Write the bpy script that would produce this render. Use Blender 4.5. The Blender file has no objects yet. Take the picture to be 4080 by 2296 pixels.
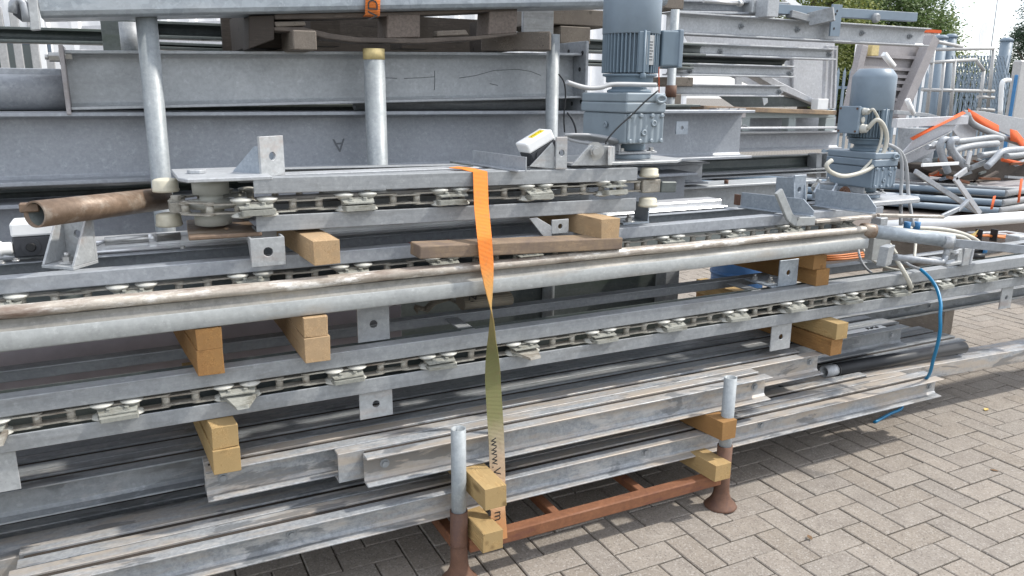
import bpy, bmesh, math, random
from mathutils import Vector, Matrix
random.seed(7)
S = bpy.context.scene
COL = S.collection
rad = math.radians

# ------------------------------------------------------------------ camera
# The yard's axes: X runs along the stacks, Y into them, Z up.
FOC, PITCH, ROLL, CAMH, YAW = 1964.5, .244238, .0077764, 1.5185, .466715
_cp, _sp, _cy, _sy = math.cos(PITCH), math.sin(PITCH), math.cos(YAW), math.sin(YAW)
def _turn(v): return Vector((v[0]*_cy+v[1]*_sy, -v[0]*_sy+v[1]*_cy, v[2]))
FW = _turn((0, _cp, -_sp)); _u = _turn((0, _sp, _cp)); _r = _turn((1, 0, 0))
RT = _r*math.cos(ROLL)+_u*math.sin(ROLL); UP = _u*math.cos(ROLL)-_r*math.sin(ROLL)
CAM = Vector((0, 0, CAMH))
cam = bpy.data.objects.new("camera", bpy.data.cameras.new("camera"))
COL.objects.link(cam)
cam.matrix_world = Matrix(((RT.x, UP.x, -FW.x, CAM.x), (RT.y, UP.y, -FW.y, CAM.y), (RT.z, UP.z, -FW.z, CAM.z), (0, 0, 0, 1)))
cam.data.sensor_width = 36; cam.data.lens = FOC/2576*36
cam.data.clip_start = .05; cam.data.clip_end = 2000
S.camera = cam
# ------------------------------------------------------------------ light
SUN = Vector((.85, -.24, 1.0)).normalized()
W = bpy.data.worlds.new("World"); S.world = W; W.use_nodes = True
_n = W.node_tree.nodes; _l = W.node_tree.links
sky = _n.new('ShaderNodeTexSky'); sky.sky_type = 'NISHITA'; sky.sun_disc = False
sky.sun_elevation = math.asin(SUN.z); sky.sun_rotation = math.atan2(SUN.x, SUN.y)
sky.air_density = 1.0; sky.dust_density = 1.0; sky.ozone_density = 1.5
_n['Background'].inputs[1].default_value = .15
# thin bright cloud veil over the blue
_tc = _n.new('ShaderNodeTexCoord'); _cn = _n.new('ShaderNodeTexNoise'); _cn.inputs['Scale'].default_value = 1.7; _cn.inputs['Detail'].default_value = 6
_cr = _n.new('ShaderNodeValToRGB'); _cr.color_ramp.elements[0].position = .3; _cr.color_ramp.elements[1].position = .62
_cr.color_ramp.elements[0].color = (.45, .45, .45, 1); _cr.color_ramp.elements[1].color = (.95, .95, .95, 1)
_cm = _n.new('ShaderNodeMix'); _cm.data_type = 'RGBA'; _cm.inputs[7].default_value = (6.6, 6.8, 7.2, 1)
_l.new(_tc.outputs['Generated'], _cn.inputs['Vector']); _l.new(_cn.outputs['Fac'], _cr.inputs[0]); _l.new(_cr.outputs[0], _cm.inputs[0])
_l.new(sky.outputs[0], _cm.inputs[6]); _l.new(_cm.outputs[2], _n['Background'].inputs[0])
sl = bpy.data.lights.new("sun", 'SUN'); sl.energy = 2.5; sl.angle = rad(2.5); sl.color = (1, .95, .87)
so = bpy.data.objects.new("sun", sl); COL.objects.link(so)
so.rotation_euler = (-SUN).to_track_quat('-Z', 'Y').to_euler()
S.view_settings.view_transform = 'Standard'; S.view_settings.look = 'None'
S.view_settings.exposure = .80; S.view_settings.gamma = 1; S.view_settings.use_curve_mapping = False
S.cycles.max_bounces = 6; S.cycles.diffuse_bounces = 3; S.cycles.glossy_bounces = 3
S.cycles.use_denoising = True

# ------------------------------------------------------------------ helpers
def ray(px, py): return FW+RT*((px-1288)/FOC)-UP*((py-724.8)/FOC)
def at(px, py, Y):
    d = ray(px, py); return CAM+d*(Y/d.y)
def atz(px, py, Z):
    d = ray(px, py); return CAM+d*((Z-CAMH)/d.z)
def T(i, j, x, y): return (2576/3*i+x/3, 483*j+y/3)
def C(x0, y0, sc, x, y):
    s = 2576/4080; return ((x0+x/sc)*s, (y0+y/sc)*s)
V = Vector
WL = {}
def wloc(o): return WL.get(o.name, V((0, 0, 0)))
def props(o, label=None, cat=None, group=None, kind=None):
    if label: o['label'] = label
    if cat: o['category'] = cat
    if group: o['group'] = group
    if kind: o['kind'] = kind
    return o
def thing(name, label, cat, loc, group=None):
    o = bpy.data.objects.new(name, None); COL.objects.link(o)
    o.empty_display_size = .05
    o.location = loc; WL[o.name] = V(loc)
    return props(o, label, cat, group)

class MB:
    def __init__(s): s.v = []; s.f = []; s.sm = []
    def add(s, vs, fs, smooth=False):
        b = len(s.v); s.v += [V(p) for p in vs]
        for f in fs: s.f.append([b+i for i in f]); s.sm.append(smooth)
        return s
    def hexa(s, p):   # 8 corners: bottom 4 ccw, top 4
        return s.add(p, [(3, 2, 1, 0), (4, 5, 6, 7), (0, 1, 5, 4), (1, 2, 6, 5), (2, 3, 7, 6), (3, 0, 4, 7)])
    def box(s, x0, x1, y0, y1, z0, z1):
        return s.hexa([(x0, y0, z0), (x1, y0, z0), (x1, y1, z0), (x0, y1, z0), (x0, y0, z1), (x1, y0, z1), (x1, y1, z1), (x0, y1, z1)])
    def obox(s, c, ax, ay, az):   # centre and half-axis vectors
        c, ax, ay, az = V(c), V(ax), V(ay), V(az)
        return s.hexa([c-ax-ay-az, c+ax-ay-az, c+ax+ay-az, c-ax+ay-az, c-ax-ay+az, c+ax-ay+az, c+ax+ay+az, c-ax+ay+az])
    def bar(s, a, b, w, h, up=(0, 0, 1)):  # rectangular bar a->b, w lateral, h along up
        a, b = V(a), V(b); d = (b-a); L = d.length; d /= L
        side = d.cross(V(up)).normalized(); u = side.cross(d).normalized()
        return s.obox((a+b)/2, d*L/2, side*w/2, u*h/2)
    def sweep(s, prof, a, b, up=(0, 0, 1), smooth=False):
        # prof: ccw list of (lateral, up); lateral = +Y when a->b is +X
        a, b = V(a), V(b); d = (b-a).normalized(); u = V(up)
        side = u.cross(d).normalized(); u = d.cross(side).normalized(); n = len(prof)
        vs = [a+side*p+u*q for p, q in prof]+[b+side*p+u*q for p, q in prof]
        s.add(vs, [(i, (i+1) % n, n+(i+1) % n, n+i)[::-1] for i in range(n)], smooth)
        base = len(s.v)-2*n
        s.f.append([base+i for i in range(n)]); s.sm.append(False)
        s.f.append([base+n+i for i in range(n)][::-1]); s.sm.append(False)
        return s
    def tube(s, pts, r, n=10, cap=True, rs=None):
        pts = [V(p) for p in pts]; m = len(pts); base = len(s.v); ref = None
        for i, p in enumerate(pts):
            d = (pts[min(i+1, m-1)]-pts[max(i-1, 0)]).normalized()
            if ref is None: ref = d.orthogonal().normalized()
            ref = (ref-d*ref.dot(d)).normalized(); q = d.cross(ref); rr = rs[i] if rs else r
            for k in range(n):
                a = 2*math.pi*k/n; s.v.append(p+ref*math.cos(a)*rr+q*math.sin(a)*rr)
        for i in range(m-1):
            for k in range(n):
                s.f.append([base+i*n+k, base+i*n+(k+1) % n, base+(i+1)*n+(k+1) % n, base+(i+1)*n+k]); s.sm.append(True)
        if cap:
            s.f.append([base+k for k in range(n)][::-1]); s.sm.append(False)
            s.f.append([base+(m-1)*n+k for k in range(n)]); s.sm.append(False)
        return s
    def pipe(s, a, b, r, ri, n=18):   # open hollow pipe with wall
        a, b = V(a), V(b); d = (b-a).normalized(); e = d.orthogonal().normalized(); q = d.cross(e); base = len(s.v)
        for P, R in ((a, r), (b, r), (a, ri), (b, ri)):
            for k in range(n):
                t = 2*math.pi*k/n; s.v.append(P+e*math.cos(t)*R+q*math.sin(t)*R)
        for k in range(n):
            j = (k+1) % n
            for f, sm in (([k, j, n+j, n+k], True), ([2*n+j, 2*n+k, 3*n+k, 3*n+j], True), ([j, k, 2*n+k, 2*n+j], False), ([n+k, n+j, 3*n+j, 3*n+k], False)):
                s.f.append([base+i for i in f]); s.sm.append(sm)
        return s
    def lathe(s, c, prof, n=20, axis=(0, 0, 1), smooth=True):  # prof: (radius, height)
        c = V(c); d = V(axis).normalized(); e = d.orthogonal().normalized(); q = d.cross(e); base = len(s.v); m = len(prof)
        for R, h in prof:
            for k in range(n):
                t = 2*math.pi*k/n; s.v.append(c+d*h+e*math.cos(t)*R+q*math.sin(t)*R)
        for i in range(m-1):
            for k in range(n):
                j = (k+1) % n; s.f.append([base+i*n+k, base+i*n+j, base+(i+1)*n+j, base+(i+1)*n+k]); s.sm.append(smooth)
        s.f.append([base+k for k in range(n)][::-1]); s.sm.append(False)
        s.f.append([base+(m-1)*n+k for k in range(n)]); s.sm.append(False)
        return s
    def cyl(s, a, b, r, n=14):
        return s.tube([a, b], r, n)
    def plate(s, c, ux, uy, t, w, h, r=0, hx=0, hy=0, n=16):   # plate with a round hole; ux,uy unit, thickness t along normal
        c, ux, uy = V(c), V(ux).normalized(), V(uy).normalized(); nn = ux.cross(uy)
        if r <= 0: return s.obox(c, ux*w/2, uy*h/2, nn*t/2)
        base = len(s.v)
        for sg in (.5, -.5):
            for k in range(n):
                a = 2*math.pi*k/n; ca, sa = math.cos(a), math.sin(a)
                s.v.append(c+ux*(hx+r*ca)+uy*(hy+r*sa)+nn*t*sg)
            for k in range(n):
                a = 2*math.pi*k/n; ca, sa = math.cos(a), math.sin(a); m = max(abs(ca), abs(sa))
                s.v.append(c+ux*ca/m*w/2+uy*sa/m*h/2+nn*t*sg)
        A, B, D, E = base, base+n, base+2*n, base+3*n
        for k in range(n):
            j = (k+1) % n
            for f in ([A+k, B+k, B+j, A+j], [D+j, E+j, E+k, D+k], [A+j, D+j, D+k, A+k], [B+k, E+k, E+j, B+j]):
                s.f.append(f); s.sm.append(False)
        return s
    def poly(s, pts, nrm, t):   # flat polygon extruded by t along nrm
        pts = [V(p) for p in pts]; o = V(nrm).normalized()*t; n = len(pts); base = len(s.v)
        s.v += pts+[p+o for p in pts]
        s.f.append([base+i for i in range(n)][::-1]); s.sm.append(False)
        s.f.append([base+n+i for i in range(n)]); s.sm.append(False)
        for i in range(n): s.f.append([base+i, base+(i+1) % n, base+n+(i+1) % n, base+n+i]); s.sm.append(False)
        return s
    def bolt(s, p, d, r=.012, h=.01, shank=.006):
        p, d = V(p), V(d).normalized()
        s.lathe(p, [(r*1.6, 0), (r*1.6, .0025)], 12, d, True)
        s.lathe(p+d*.0025, [(r, 0), (r, h)], 6, d, False)
        if shank: s.lathe(p+d*(h+.0025), [(r*.55, 0), (r*.55, shank)], 8, d, True)
        return s
    def mesh(s, name, m, origin=(0, 0, 0)):
        me = bpy.data.meshes.new(name); o = V(origin)
        me.from_pydata([p-o for p in s.v], [], s.f)
        me.polygons.foreach_set("use_smooth", s.sm)
        me.materials.append(m); me.validate()
        bm = bmesh.new(); bm.from_mesh(me); bmesh.ops.recalc_face_normals(bm, faces=bm.faces); bm.to_mesh(me); bm.free()
        return me
    def build(s, name, m, parent=None, bevel=0, label=None, cat=None, group=None, kind=None, origin=None, seg=1):
        o0 = wloc(parent) if parent else (V(origin) if origin is not None else V((0, 0, 0)))
        me = s.mesh(name, m, o0); o = bpy.data.objects.new(name, me); COL.objects.link(o)
        if parent: o.parent = parent; WL[o.name] = o0
        else: o.location = o0; WL[o.name] = o0
        if bevel:
            b = o.modifiers.new("edge", 'BEVEL'); b.width = bevel; b.segments = seg; b.limit_method = 'ANGLE'; b.angle_limit = rad(40)
        return props(o, label, cat, group, kind)
def inst(me, name, parent, loc, rot=0, mat_rot=None):
    o = bpy.data.objects.new(name, me); COL.objects.link(o); o.parent = parent
    o.location = V(loc)-wloc(parent); WL[o.name] = V(loc)
    if rot: o.rotation_euler = (0, 0, rot)
    return o
def copy_thing(root, loc, rot=None, label=None, group=None):
    def cp(o, par):
        c = o.copy(); COL.objects.link(c); c.parent = par
        for ch in list(o.children): cp(ch, c)
        return c
    c = cp(root, None); c.location = loc; WL[c.name] = V(loc)
    if rot is not None: c.rotation_euler = rot
    if label: c['label'] = label
    if group: c['group'] = group
    return c

# ------------------------------------------------------------------ materials
def srgb(r, g, b):
    f = lambda c: (c/255/12.92 if c/255 <= .04045 else ((c/255+.055)/1.055)**2.4)
    return (f(r), f(g), f(b))
class NT:
    def __init__(s, name):
        s.m = bpy.data.materials.new(name); s.m.use_nodes = True; s.t = s.m.node_tree; s.n = s.t.nodes; s.l = s.t.links
        s.b = s.n['Principled BSDF']
    def new(s, t, **k):
        x = s.n.new(t)
        for a, v in k.items(): setattr(x, a, v)
        return x
    def link(s, a, b): s.l.new(a, b)
    def coords(s, scale=(1, 1, 1), rot=(0, 0, 0), rnd=True):
        tc = s.new('ShaderNodeTexCoord'); mp = s.new('ShaderNodeMapping'); mp.inputs['Scale'].default_value = scale; mp.inputs['Rotation'].default_value = rot
        if rnd:
            oi = s.new('ShaderNodeObjectInfo'); mu = s.new('ShaderNodeVectorMath', operation='SCALE'); mu.inputs[0].default_value = (13.1, 7.7, 9.3)
            s.link(oi.outputs['Random'], mu.inputs['Scale']); ad = s.new('ShaderNodeVectorMath', operation='ADD')
            s.link(tc.outputs['Object'], ad.inputs[0]); s.link(mu.outputs[0], ad.inputs[1]); s.link(ad.outputs[0], mp.inputs[0])
        else: s.link(tc.outputs['Object'], mp.inputs[0])
        return mp.outputs[0]
    def noise(s, vec, scale, det=4, rough=.6, dist=0):
        x = s.new('ShaderNodeTexNoise'); x.inputs['Scale'].default_value = scale; x.inputs['Detail'].default_value = det
        x.inputs['Roughness'].default_value = rough; x.inputs['Distortion'].default_value = dist; s.link(vec, x.inputs['Vector']); return x.outputs['Fac']
    def ramp(s, fac, stops, interp='LINEAR'):
        x = s.new('ShaderNodeValToRGB'); e = x.color_ramp; e.interpolation = interp
        while len(e.elements) < len(stops): e.elements.new(.5)
        for el, (p, c) in zip(e.elements, stops):
            el.position = p; el.color = (c, c, c, 1) if not hasattr(c, '__len__') else (*c, 1)
        s.link(fac, x.inputs[0]); return x.outputs[0]
    def mix(s, fac, a, b, mode='MIX'):
        x = s.new('ShaderNodeMix', data_type='RGBA', blend_type=mode)
        for sock, val in ((x.inputs[0], fac), (x.inputs[6], a), (x.inputs[7], b)):
            if isinstance(val, (int, float)): sock.default_value = val
            elif isinstance(val, tuple): sock.default_value = (*val, 1) if len(val) == 3 else val
            else: s.link(val, sock)
        return x.outputs[2]
    def math(s, op, a, b=0):
        x = s.new('ShaderNodeMath', operation=op)
        for sock, val in ((x.inputs[0], a), (x.inputs[1], b)):
            if isinstance(val, (int, float)): sock.default_value = val
            else: s.link(val, sock)
        return x.outputs[0]
    def bump(s, h, strength=.2, dist=.002):
        x = s.new('ShaderNodeBump'); x.inputs['Strength'].default_value = strength; x.inputs['Distance'].default_value = dist
        s.link(h, x.inputs['Height']); s.link(x.outputs[0], s.b.inputs['Normal'])
    def setp(s, col=None, rough=None, metal=None, spec=None):
        for nm, v in (('Base Color', col), ('Roughness', rough), ('Metallic', metal), ('Specular IOR Level', spec)):
            if v is None: continue
            if isinstance(v, (int, float)): s.b.inputs[nm].default_value = v
            elif isinstance(v, tuple): s.b.inputs[nm].default_value = (*v, 1)
            else: s.link(v, s.b.inputs[nm])
        return s.m

def steel(name, c1, c2, metal=.35, rough=.5, spangle=0, spmix=.2, scratch=0, streak=0, stain=None, stain_amt=.5, stain_scale=3, bump=.12, fine=60, axis='X', pale=None, pale_amt=.6, wet=0, stain_at=.53, grain=.35):
    """weathered metal: two-tone mottling, fine grain, optional zinc spangle, long streaks and stains"""
    t = NT(name); v = t.coords()
    col = t.mix(t.ramp(t.noise(v, 6, 5), [(.3, 0), (.7, 1)]), c1, c2)
    g = t.noise(v, fine, 3, .7)
    col = t.mix(grain, col, t.ramp(g, [(.25, tuple(x*.62 for x in c1)), (.75, tuple(min(1, x*1.25) for x in c2))]))
    if spangle:
        vo = t.new('ShaderNodeTexVoronoi'); vo.inputs['Scale'].default_value = spangle; t.link(v, vo.inputs['Vector'])
        hs = t.new('ShaderNodeSeparateColor'); t.link(vo.outputs['Color'], hs.inputs[0])
        col = t.mix(spmix, col, t.ramp(hs.outputs[0], [(0, tuple(x*.72 for x in c1)), (1, tuple(min(1, x*1.2) for x in c2))]))
    col = t.mix(t.ramp(t.noise(v, 38, 6, .75), [(.56, 0), (.68, .5)]), col, tuple(min(1, x*1.35) for x in c2))
    if scratch:
        ln = t.noise(t.coords((1, 1, 1.6)), 2.4, 2, .5); mk = t.noise(v, 1.7, 2)
        col = t.mix(t.math('MULTIPLY', t.ramp(ln, [(.493, 0), (.5, scratch), (.507, 0)]), t.ramp(mk, [(.5, 0), (.56, 1)])), col, tuple(x*.3 for x in c1))
    sc = {'X': (.6, 14, 14), 'Y': (14, .6, 14), 'Z': (14, 14, .6)}[axis]
    if streak:
        vs = t.coords(sc); col = t.mix(t.ramp(t.noise(vs, 3, 5, .7), [(.45, 0), (.75, streak)]), col, tuple(x*.45 for x in c1))
    if pale:
        vp = t.coords({'X': (1, 3, 3), 'Y': (3, 1, 3), 'Z': (3, 3, 1)}[axis])
        col = t.mix(t.ramp(t.noise(vp, 6.5, 8, .75), [(.52, 0), (.62, pale_amt)]), col, pale)
    if stain:
        vt = t.coords({'X': (.5, 2.5, 2.5), 'Y': (2.5, .5, 2.5), 'Z': (2.5, 2.5, .5)}[axis])
        col = t.mix(t.ramp(t.noise(vt, stain_scale, 6, .68), [(stain_at, 0), (stain_at+.17, stain_amt)]), col, stain)
    if wet:
        vw = t.coords({'X': (1, 3.5, 3.5), 'Y': (3.5, 1, 3.5), 'Z': (3.5, 3.5, 1)}[axis])
        col = t.mix(t.ramp(t.noise(vw, 3.1, 5, .6, .6), [(.58, 0), (.61, wet)]), col, tuple(x*.42 for x in c1))
    t.bump(g, bump, .0015)
    rg = t.ramp(t.noise(v, 9, 4), [(.3, rough-.1), (.7, rough+.12)])
    return t.setp(col, rg, metal)
def paint(name, c, rough=.45, wear=None, dirt=.25, spec=.4, fine=90):
    t = NT(name); v = t.coords()
    col = t.mix(t.ramp(t.noise(v, 5, 6, .65), [(.4, 0), (.8, dirt)]), c, tuple(x*.45+.02 for x in c))
    col = t.mix(t.ramp(t.noise(v, 18, 3), [(.35, 0), (.65, .35)]), col, tuple(min(1, x*1.18) for x in c))
    if wear: col = t.mix(t.ramp(t.noise(v, 26, 5, .75), [(.70, 0), (.73, .8)]), col, wear)
    t.bump(t.noise(v, fine, 2), .08, .001)
    return t.setp(col, t.ramp(t.noise(v, 12, 3), [(.3, rough-.08), (.7, rough+.12)]), 0.0, spec)
def wood(name, light, dark, axis='Y', freq=120, weather=None, wamt=.5, rough=.75):
    t = NT(name)
    sc = {'X': (.07, 1, 1), 'Y': (1, .07, 1), 'Z': (1, 1, .07)}[axis]
    v = t.coords(sc)
    sep = t.new('ShaderNodeSeparateXYZ'); t.link(v, sep.inputs[0])
    pick = {'X': ('Y', 'Z'), 'Y': ('X', 'Z'), 'Z': ('X', 'Y')}[axis]
    oi = t.new('ShaderNodeObjectInfo')
    a = t.math('ADD', sep.outputs[pick[0]], t.noise(v, 9, 3)); b = t.math('ADD', sep.outputs[pick[1]], t.noise(v, 7, 3))
    aa = t.math('SUBTRACT', t.math('FRACT', t.math('MULTIPLY', a, 1.7)), .35); bb = t.math('SUBTRACT', t.math('FRACT', t.math('MULTIPLY', b, 1.3)), .9)
    r = t.math('SQRT', t.math('ADD', t.math('MULTIPLY', aa, aa), t.math('MULTIPLY', bb, bb)))
    rr = t.math('FRACT', t.math('MULTIPLY', r, freq/2.6))
    col = t.mix(t.ramp(rr, [(0, 0), (.55, .25), (.85, .9), (.95, 1), (1, 0)]), light, dark)
    sp = t.noise(t.coords(), 120, 2, .5); col = t.mix(t.ramp(sp, [(.5, 0), (.62, .55)]), col, dark)
    vf = t.coords({'X': (4, 90, 90), 'Y': (90, 4, 90), 'Z': (90, 90, 4)}[axis])
    fib = t.noise(vf, 3, 4, .7)
    col = t.mix(t.ramp(fib, [(.35, 0), (.7, .75)]), col, tuple(x*.5 for x in dark))
    vb = t.coords()
    col = t.mix(t.ramp(t.noise(vb, 34, 3, .6), [(.49, 0), (.6, .75)]), col, tuple(x*.5 for x in light))
    col = t.mix(t.ramp(t.noise(t.coords({'X': (.5, 1, 1), 'Y': (1, .5, 1), 'Z': (1, 1, .5)}[axis]), 12, 3, .6), [(.5, 0), (.6, .8)]), col, tuple(x*.48 for x in light))
    col = t.mix(t.ramp(t.noise(t.coords({'X': (3, 60, 60), 'Y': (60, 3, 60), 'Z': (60, 60, 3)}[axis]), 1.2, 3), [(.66, 0), (.69, .7)]), col, tuple(x*.35 for x in dark))
    col = t.mix(t.ramp(t.noise(vb, 7, 4), [(.42, 0), (.72, .7)]), col, tuple(x*.62 for x in light))
    # knots
    vk = t.coords({'X': (3, 9, 9), 'Y': (9, 3, 9), 'Z': (9, 9, 3)}[axis])
    vo = t.new('ShaderNodeTexVoronoi'); vo.inputs['Scale'].default_value = 1.3; t.link(vk, vo.inputs['Vector'])
    col = t.mix(t.ramp(vo.outputs['Distance'], [(.06, .85), (.15, 0)]), col, tuple(x*.3 for x in dark))
    col = t.mix(t.math('MULTIPLY', oi.outputs['Random'], .3), col, tuple(x*.72 for x in light))
    if weather:
        col = t.mix(t.ramp(t.noise(vb, 4, 6, .7), [(.40, .05), (.60, wamt)]), col, weather)
    t.bump(fib, .35, .002)
    return t.setp(col, rough, 0, .25)
def plain(name, c, rough=.5, metal=0, var=.3, scale=20, spec=.4):
    t = NT(name); v = t.coords()
    col = t.mix(t.ramp(t.noise(v, scale, 5, .65), [(.35, 0), (.75, var)]), c, tuple(x*.4 for x in c))
    return t.setp(col, rough, metal, spec)

M = {}
M['galv'] = steel('galvanised_steel', (.27, .29, .315), (.36, .38, .405), .25, .5, spangle=70, stain=(.20, .20, .19), stain_amt=.5)
M['galv_dull'] = steel('dull_zinc', (.255, .27, .285), (.34, .355, .365), .2, .58, spangle=0, streak=.35, stain=(.13, .125, .115), stain_amt=.55, stain_scale=5)
M['rail'] = steel('zinc_rail', (.26, .28, .30), (.37, .385, .40), .25, .5, spangle=0, streak=.15, stain=(.43, .365, .295), stain_amt=.8, stain_scale=5, stain_at=.43, pale=(.50, .49, .475), pale_amt=.8, bump=.35, fine=75, grain=.6, wet=.6)
M['rail_dark'] = steel('darker_zinc_rail', (.175, .19, .205), (.26, .275, .285), .25, .55, streak=.1, stain=(.09, .09, .09), stain_amt=.75, stain_scale=6, pale=(.34, .33, .32), pale_amt=.5, wet=.5)  # darker tone of the zinc rail, for the rows further back
M['beam'] = steel('h_beam_zinc', (.27, .29, .315), (.34, .36, .39), .2, .5, spangle=160, spmix=.12, stain=(.30, .315, .35), stain_amt=.6, stain_scale=4)
M['beam_pale'] = steel('pale_h_beam_zinc', (.34, .36, .375), (.42, .44, .455), .2, .5, spangle=180, spmix=.1, stain=(.25, .26, .26), stain_amt=.4)
M['beam_grey'] = steel('grey_h_beam', (.30, .315, .34), (.36, .375, .40), .15, .55, stain=(.2, .21, .22), stain_amt=.3)
M['dark_steel'] = steel('very_dark_steel', (.07, .085, .085), (.12, .135, .13), .2, .5, streak=.4, stain=(.05, .07, .04), stain_amt=.6)  # also stands in for shade on the backing beams and inner plate
M['tube'] = steel('scaffold_tube', (.25, .28, .295), (.36, .385, .40), .15, .5, spangle=0, stain=(.22, .23, .23), stain_amt=.5, axis='Z', streak=.25)
M['box'] = steel('spangled_box_section', (.24, .275, .305), (.34, .375, .405), .25, .42, spangle=45, spmix=.3, stain=(.45, .47, .48), stain_amt=.5)
M['guard'] = steel('greasy_guide_rail', (.31, .325, .325), (.40, .415, .41), .1, .5, spangle=14, spmix=.14, streak=.25, stain=(.28, .21, .14), stain_amt=.6, stain_scale=3)
M['guard_groove'] = steel('dark_groove', (.17, .165, .15), (.29, .28, .255), 0, .5, streak=.7, stain=(.4, .33, .24), stain_amt=.5, stain_scale=4, bump=.4)  # darker olive-grey band along the groove below the tube
M['guard_top'] = steel('smeared_paint_tube', (.30, .255, .21), (.50, .46, .40), 0, .45, streak=.8, stain=(.15, .10, .075), stain_amt=.95, stain_scale=6, pale=(.8, .78, .74), pale_amt=.85, bump=.8, fine=40)
M['zinc_bright'] = steel('bright_zinc_plate', (.34, .355, .37), (.44, .455, .47), .25, .5, spangle=120, stain=(.3, .3, .3), stain_amt=.4)
M['bracket'] = steel('bracket_zinc', (.33, .345, .355), (.43, .445, .45), .2, .5, spangle=110, stain=(.33, .25, .21), stain_amt=.5, stain_scale=6)
M['bracket_blue'] = steel('bluish_bracket', (.24, .28, .325), (.34, .38, .425), .25, .45, spangle=130, stain=(.2, .24, .28), stain_amt=.4)
M['chain'] = steel('greasy_chain', (.21, .195, .17), (.38, .36, .31), .2, .5, stain=(.12, .08, .055), stain_amt=.85, stain_scale=7, pale=(.55, .54, .48), pale_amt=.7, fine=160, bump=.3)
M['carriage'] = steel('dirty_carriage_plate', (.21, .215, .195), (.37, .37, .33), .1, .5, stain=(.10, .09, .065), stain_amt=.95, stain_scale=16, fine=120, bump=.4)
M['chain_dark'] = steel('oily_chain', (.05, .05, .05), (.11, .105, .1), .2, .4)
M['wheel'] = plain('yellowed_nylon', (.62, .58, .46), .4, 0, .45, 25)
M['wheel_white'] = plain('white_nylon', (.55, .545, .50), .4, 0, .7, 25)
M['wheel_grey'] = plain('grey_plastic_hub', (.46, .46, .41), .5, 0, .35, 12)
M['motor'] = paint('blue_grey_motor_paint', (.19, .24, .29), .42, wear=(.24, .17, .13), dirt=.3)
M['motor_body'] = paint('slate_blue_casting_paint', (.145, .195, .24), .45, dirt=.3)
M['motor_pale'] = paint('sun_bleached_motor_paint', (.235, .28, .315), .45, wear=(.30, .27, .24), dirt=.35)
M['timber'] = wood('new_pine', (.64, .455, .215), (.30, .175, .065), 'Y', 120, weather=(.36, .24, .11), wamt=.4)
M['timber_pale'] = wood('pale_spruce', (.62, .445, .27), (.38, .24, .12), 'Y', 120, weather=(.42, .28, .15), wamt=.35)
M['timber_orange'] = wood('orange_pine', (.50, .285, .11), (.25, .12, .035), 'Y', 110, weather=(.24, .125, .05), wamt=.55)
M['plank'] = wood('grimy_plank', (.52, .38, .24), (.24, .16, .1), 'X', 150, weather=(.15, .115, .095), wamt=.9)
M['pallet'] = wood('weathered_pallet_wood', (.21, .175, .145), (.09, .075, .065), 'X', 90, weather=(.07, .06, .055), wamt=.65)
M['pallet_y'] = wood('weathered_bearer', (.30, .26, .215), (.12, .10, .085), 'Y', 110, weather=(.1, .085, .075), wamt=.5)
M['pallet_dark'] = wood('blackish_wood', (.075, .062, .052), (.04, .034, .03), 'X', 90)  # blackish colour carries the shade inside the pallet and the heap
M['chipblock'] = plain('damp_chipboard_block', (.17, .14, .12), .9, 0, .7, 90)
M['rust'] = steel('rusty_red_steel', (.15, .058, .026), (.235, .10, .046), 0, .75, streak=.2, stain=(.10, .035, .03), stain_amt=.8, stain_scale=7, axis='X', bump=.4)
M['rust_leg'] = steel('rusty_leg', (.085, .042, .027), (.145, .072, .043), 0, .7, stain=(.08, .045, .04), stain_amt=.7, stain_scale=6, axis='Z', bump=.4)
M['rust_pipe'] = steel('scuffed_brown_pipe', (.13, .085, .055), (.24, .17, .12), .2, .45, streak=.4, stain=(.5, .45, .38), stain_amt=.6, stain_scale=4, bump=.3)
M['coated'] = plain('black_pipe_coating', (.028, .03, .033), .42, 0, .3, 30)
M['black'] = plain('black_rubber', (.015, .016, .018), .45)
M['darkgrey'] = plain('dark_grey_plastic', (.04, .043, .05), .5)
M['white'] = paint('white_powder_coat', (.76, .77, .77), .4, dirt=.2)
M['alu'] = plain('bright_aluminium_strip', (.75, .76, .77), .3, .5, .25, 8)
M['cable_grey'] = plain('grey_cable', (.36, .37, .38), .45, 0, .2)
M['cable_cream'] = plain('cream_cable', (.55, .53, .46), .45, 0, .3, 8)
M['cable_blue'] = plain('blue_hose', (.01, .18, .36), .35, 0, .2)
M['orange'] = plain('orange_cable', (.62, .2, .05), .5)
M['yellow'] = plain('yellow_sticker', (.75, .58, .02), .5, 0, .15)
M['yellow_paint'] = plain('faded_yellow_paint', (.62, .5, .24), .6, 0, .5, 30)
M['nickel'] = plain('zinc_bolt', (.5, .5, .49), .3, .6, .4, 60)
M['rustbolt'] = plain('rusted_bolt', (.14, .075, .05), .6, .2, .5, 60)
M['blackmark'] = plain('black_print', (.02, .02, .02), .6, 0, .2)
M['redmark'] = plain('red_marker', (.42, .04, .05), .6, 0, .3)
M['sheet'] = steel('pale_sheet_metal', (.42, .43, .45), (.52, .53, .55), .1, .5, stain=(.38, .37, .36), stain_amt=.5, stain_scale=3)
M['mauve'] = plain('mauve_primed_board', (.52, .465, .49), .65, 0, .35, 12)
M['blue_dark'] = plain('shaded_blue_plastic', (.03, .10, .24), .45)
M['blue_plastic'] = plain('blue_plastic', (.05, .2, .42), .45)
M['hopper'] = steel('brownish_hopper_steel', (.27, .255, .26), (.34, .32, .32), .05, .6, stain=(.2, .17, .15), stain_amt=.5)
M['fence'] = paint('blue_grey_fence_paint', (.17, .22, .27), .5, dirt=.3)
M['fence_pale'] = steel('pale_fence_tube', (.36, .36, .36), (.45, .45, .44), .15, .5, axis='Z')
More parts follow.
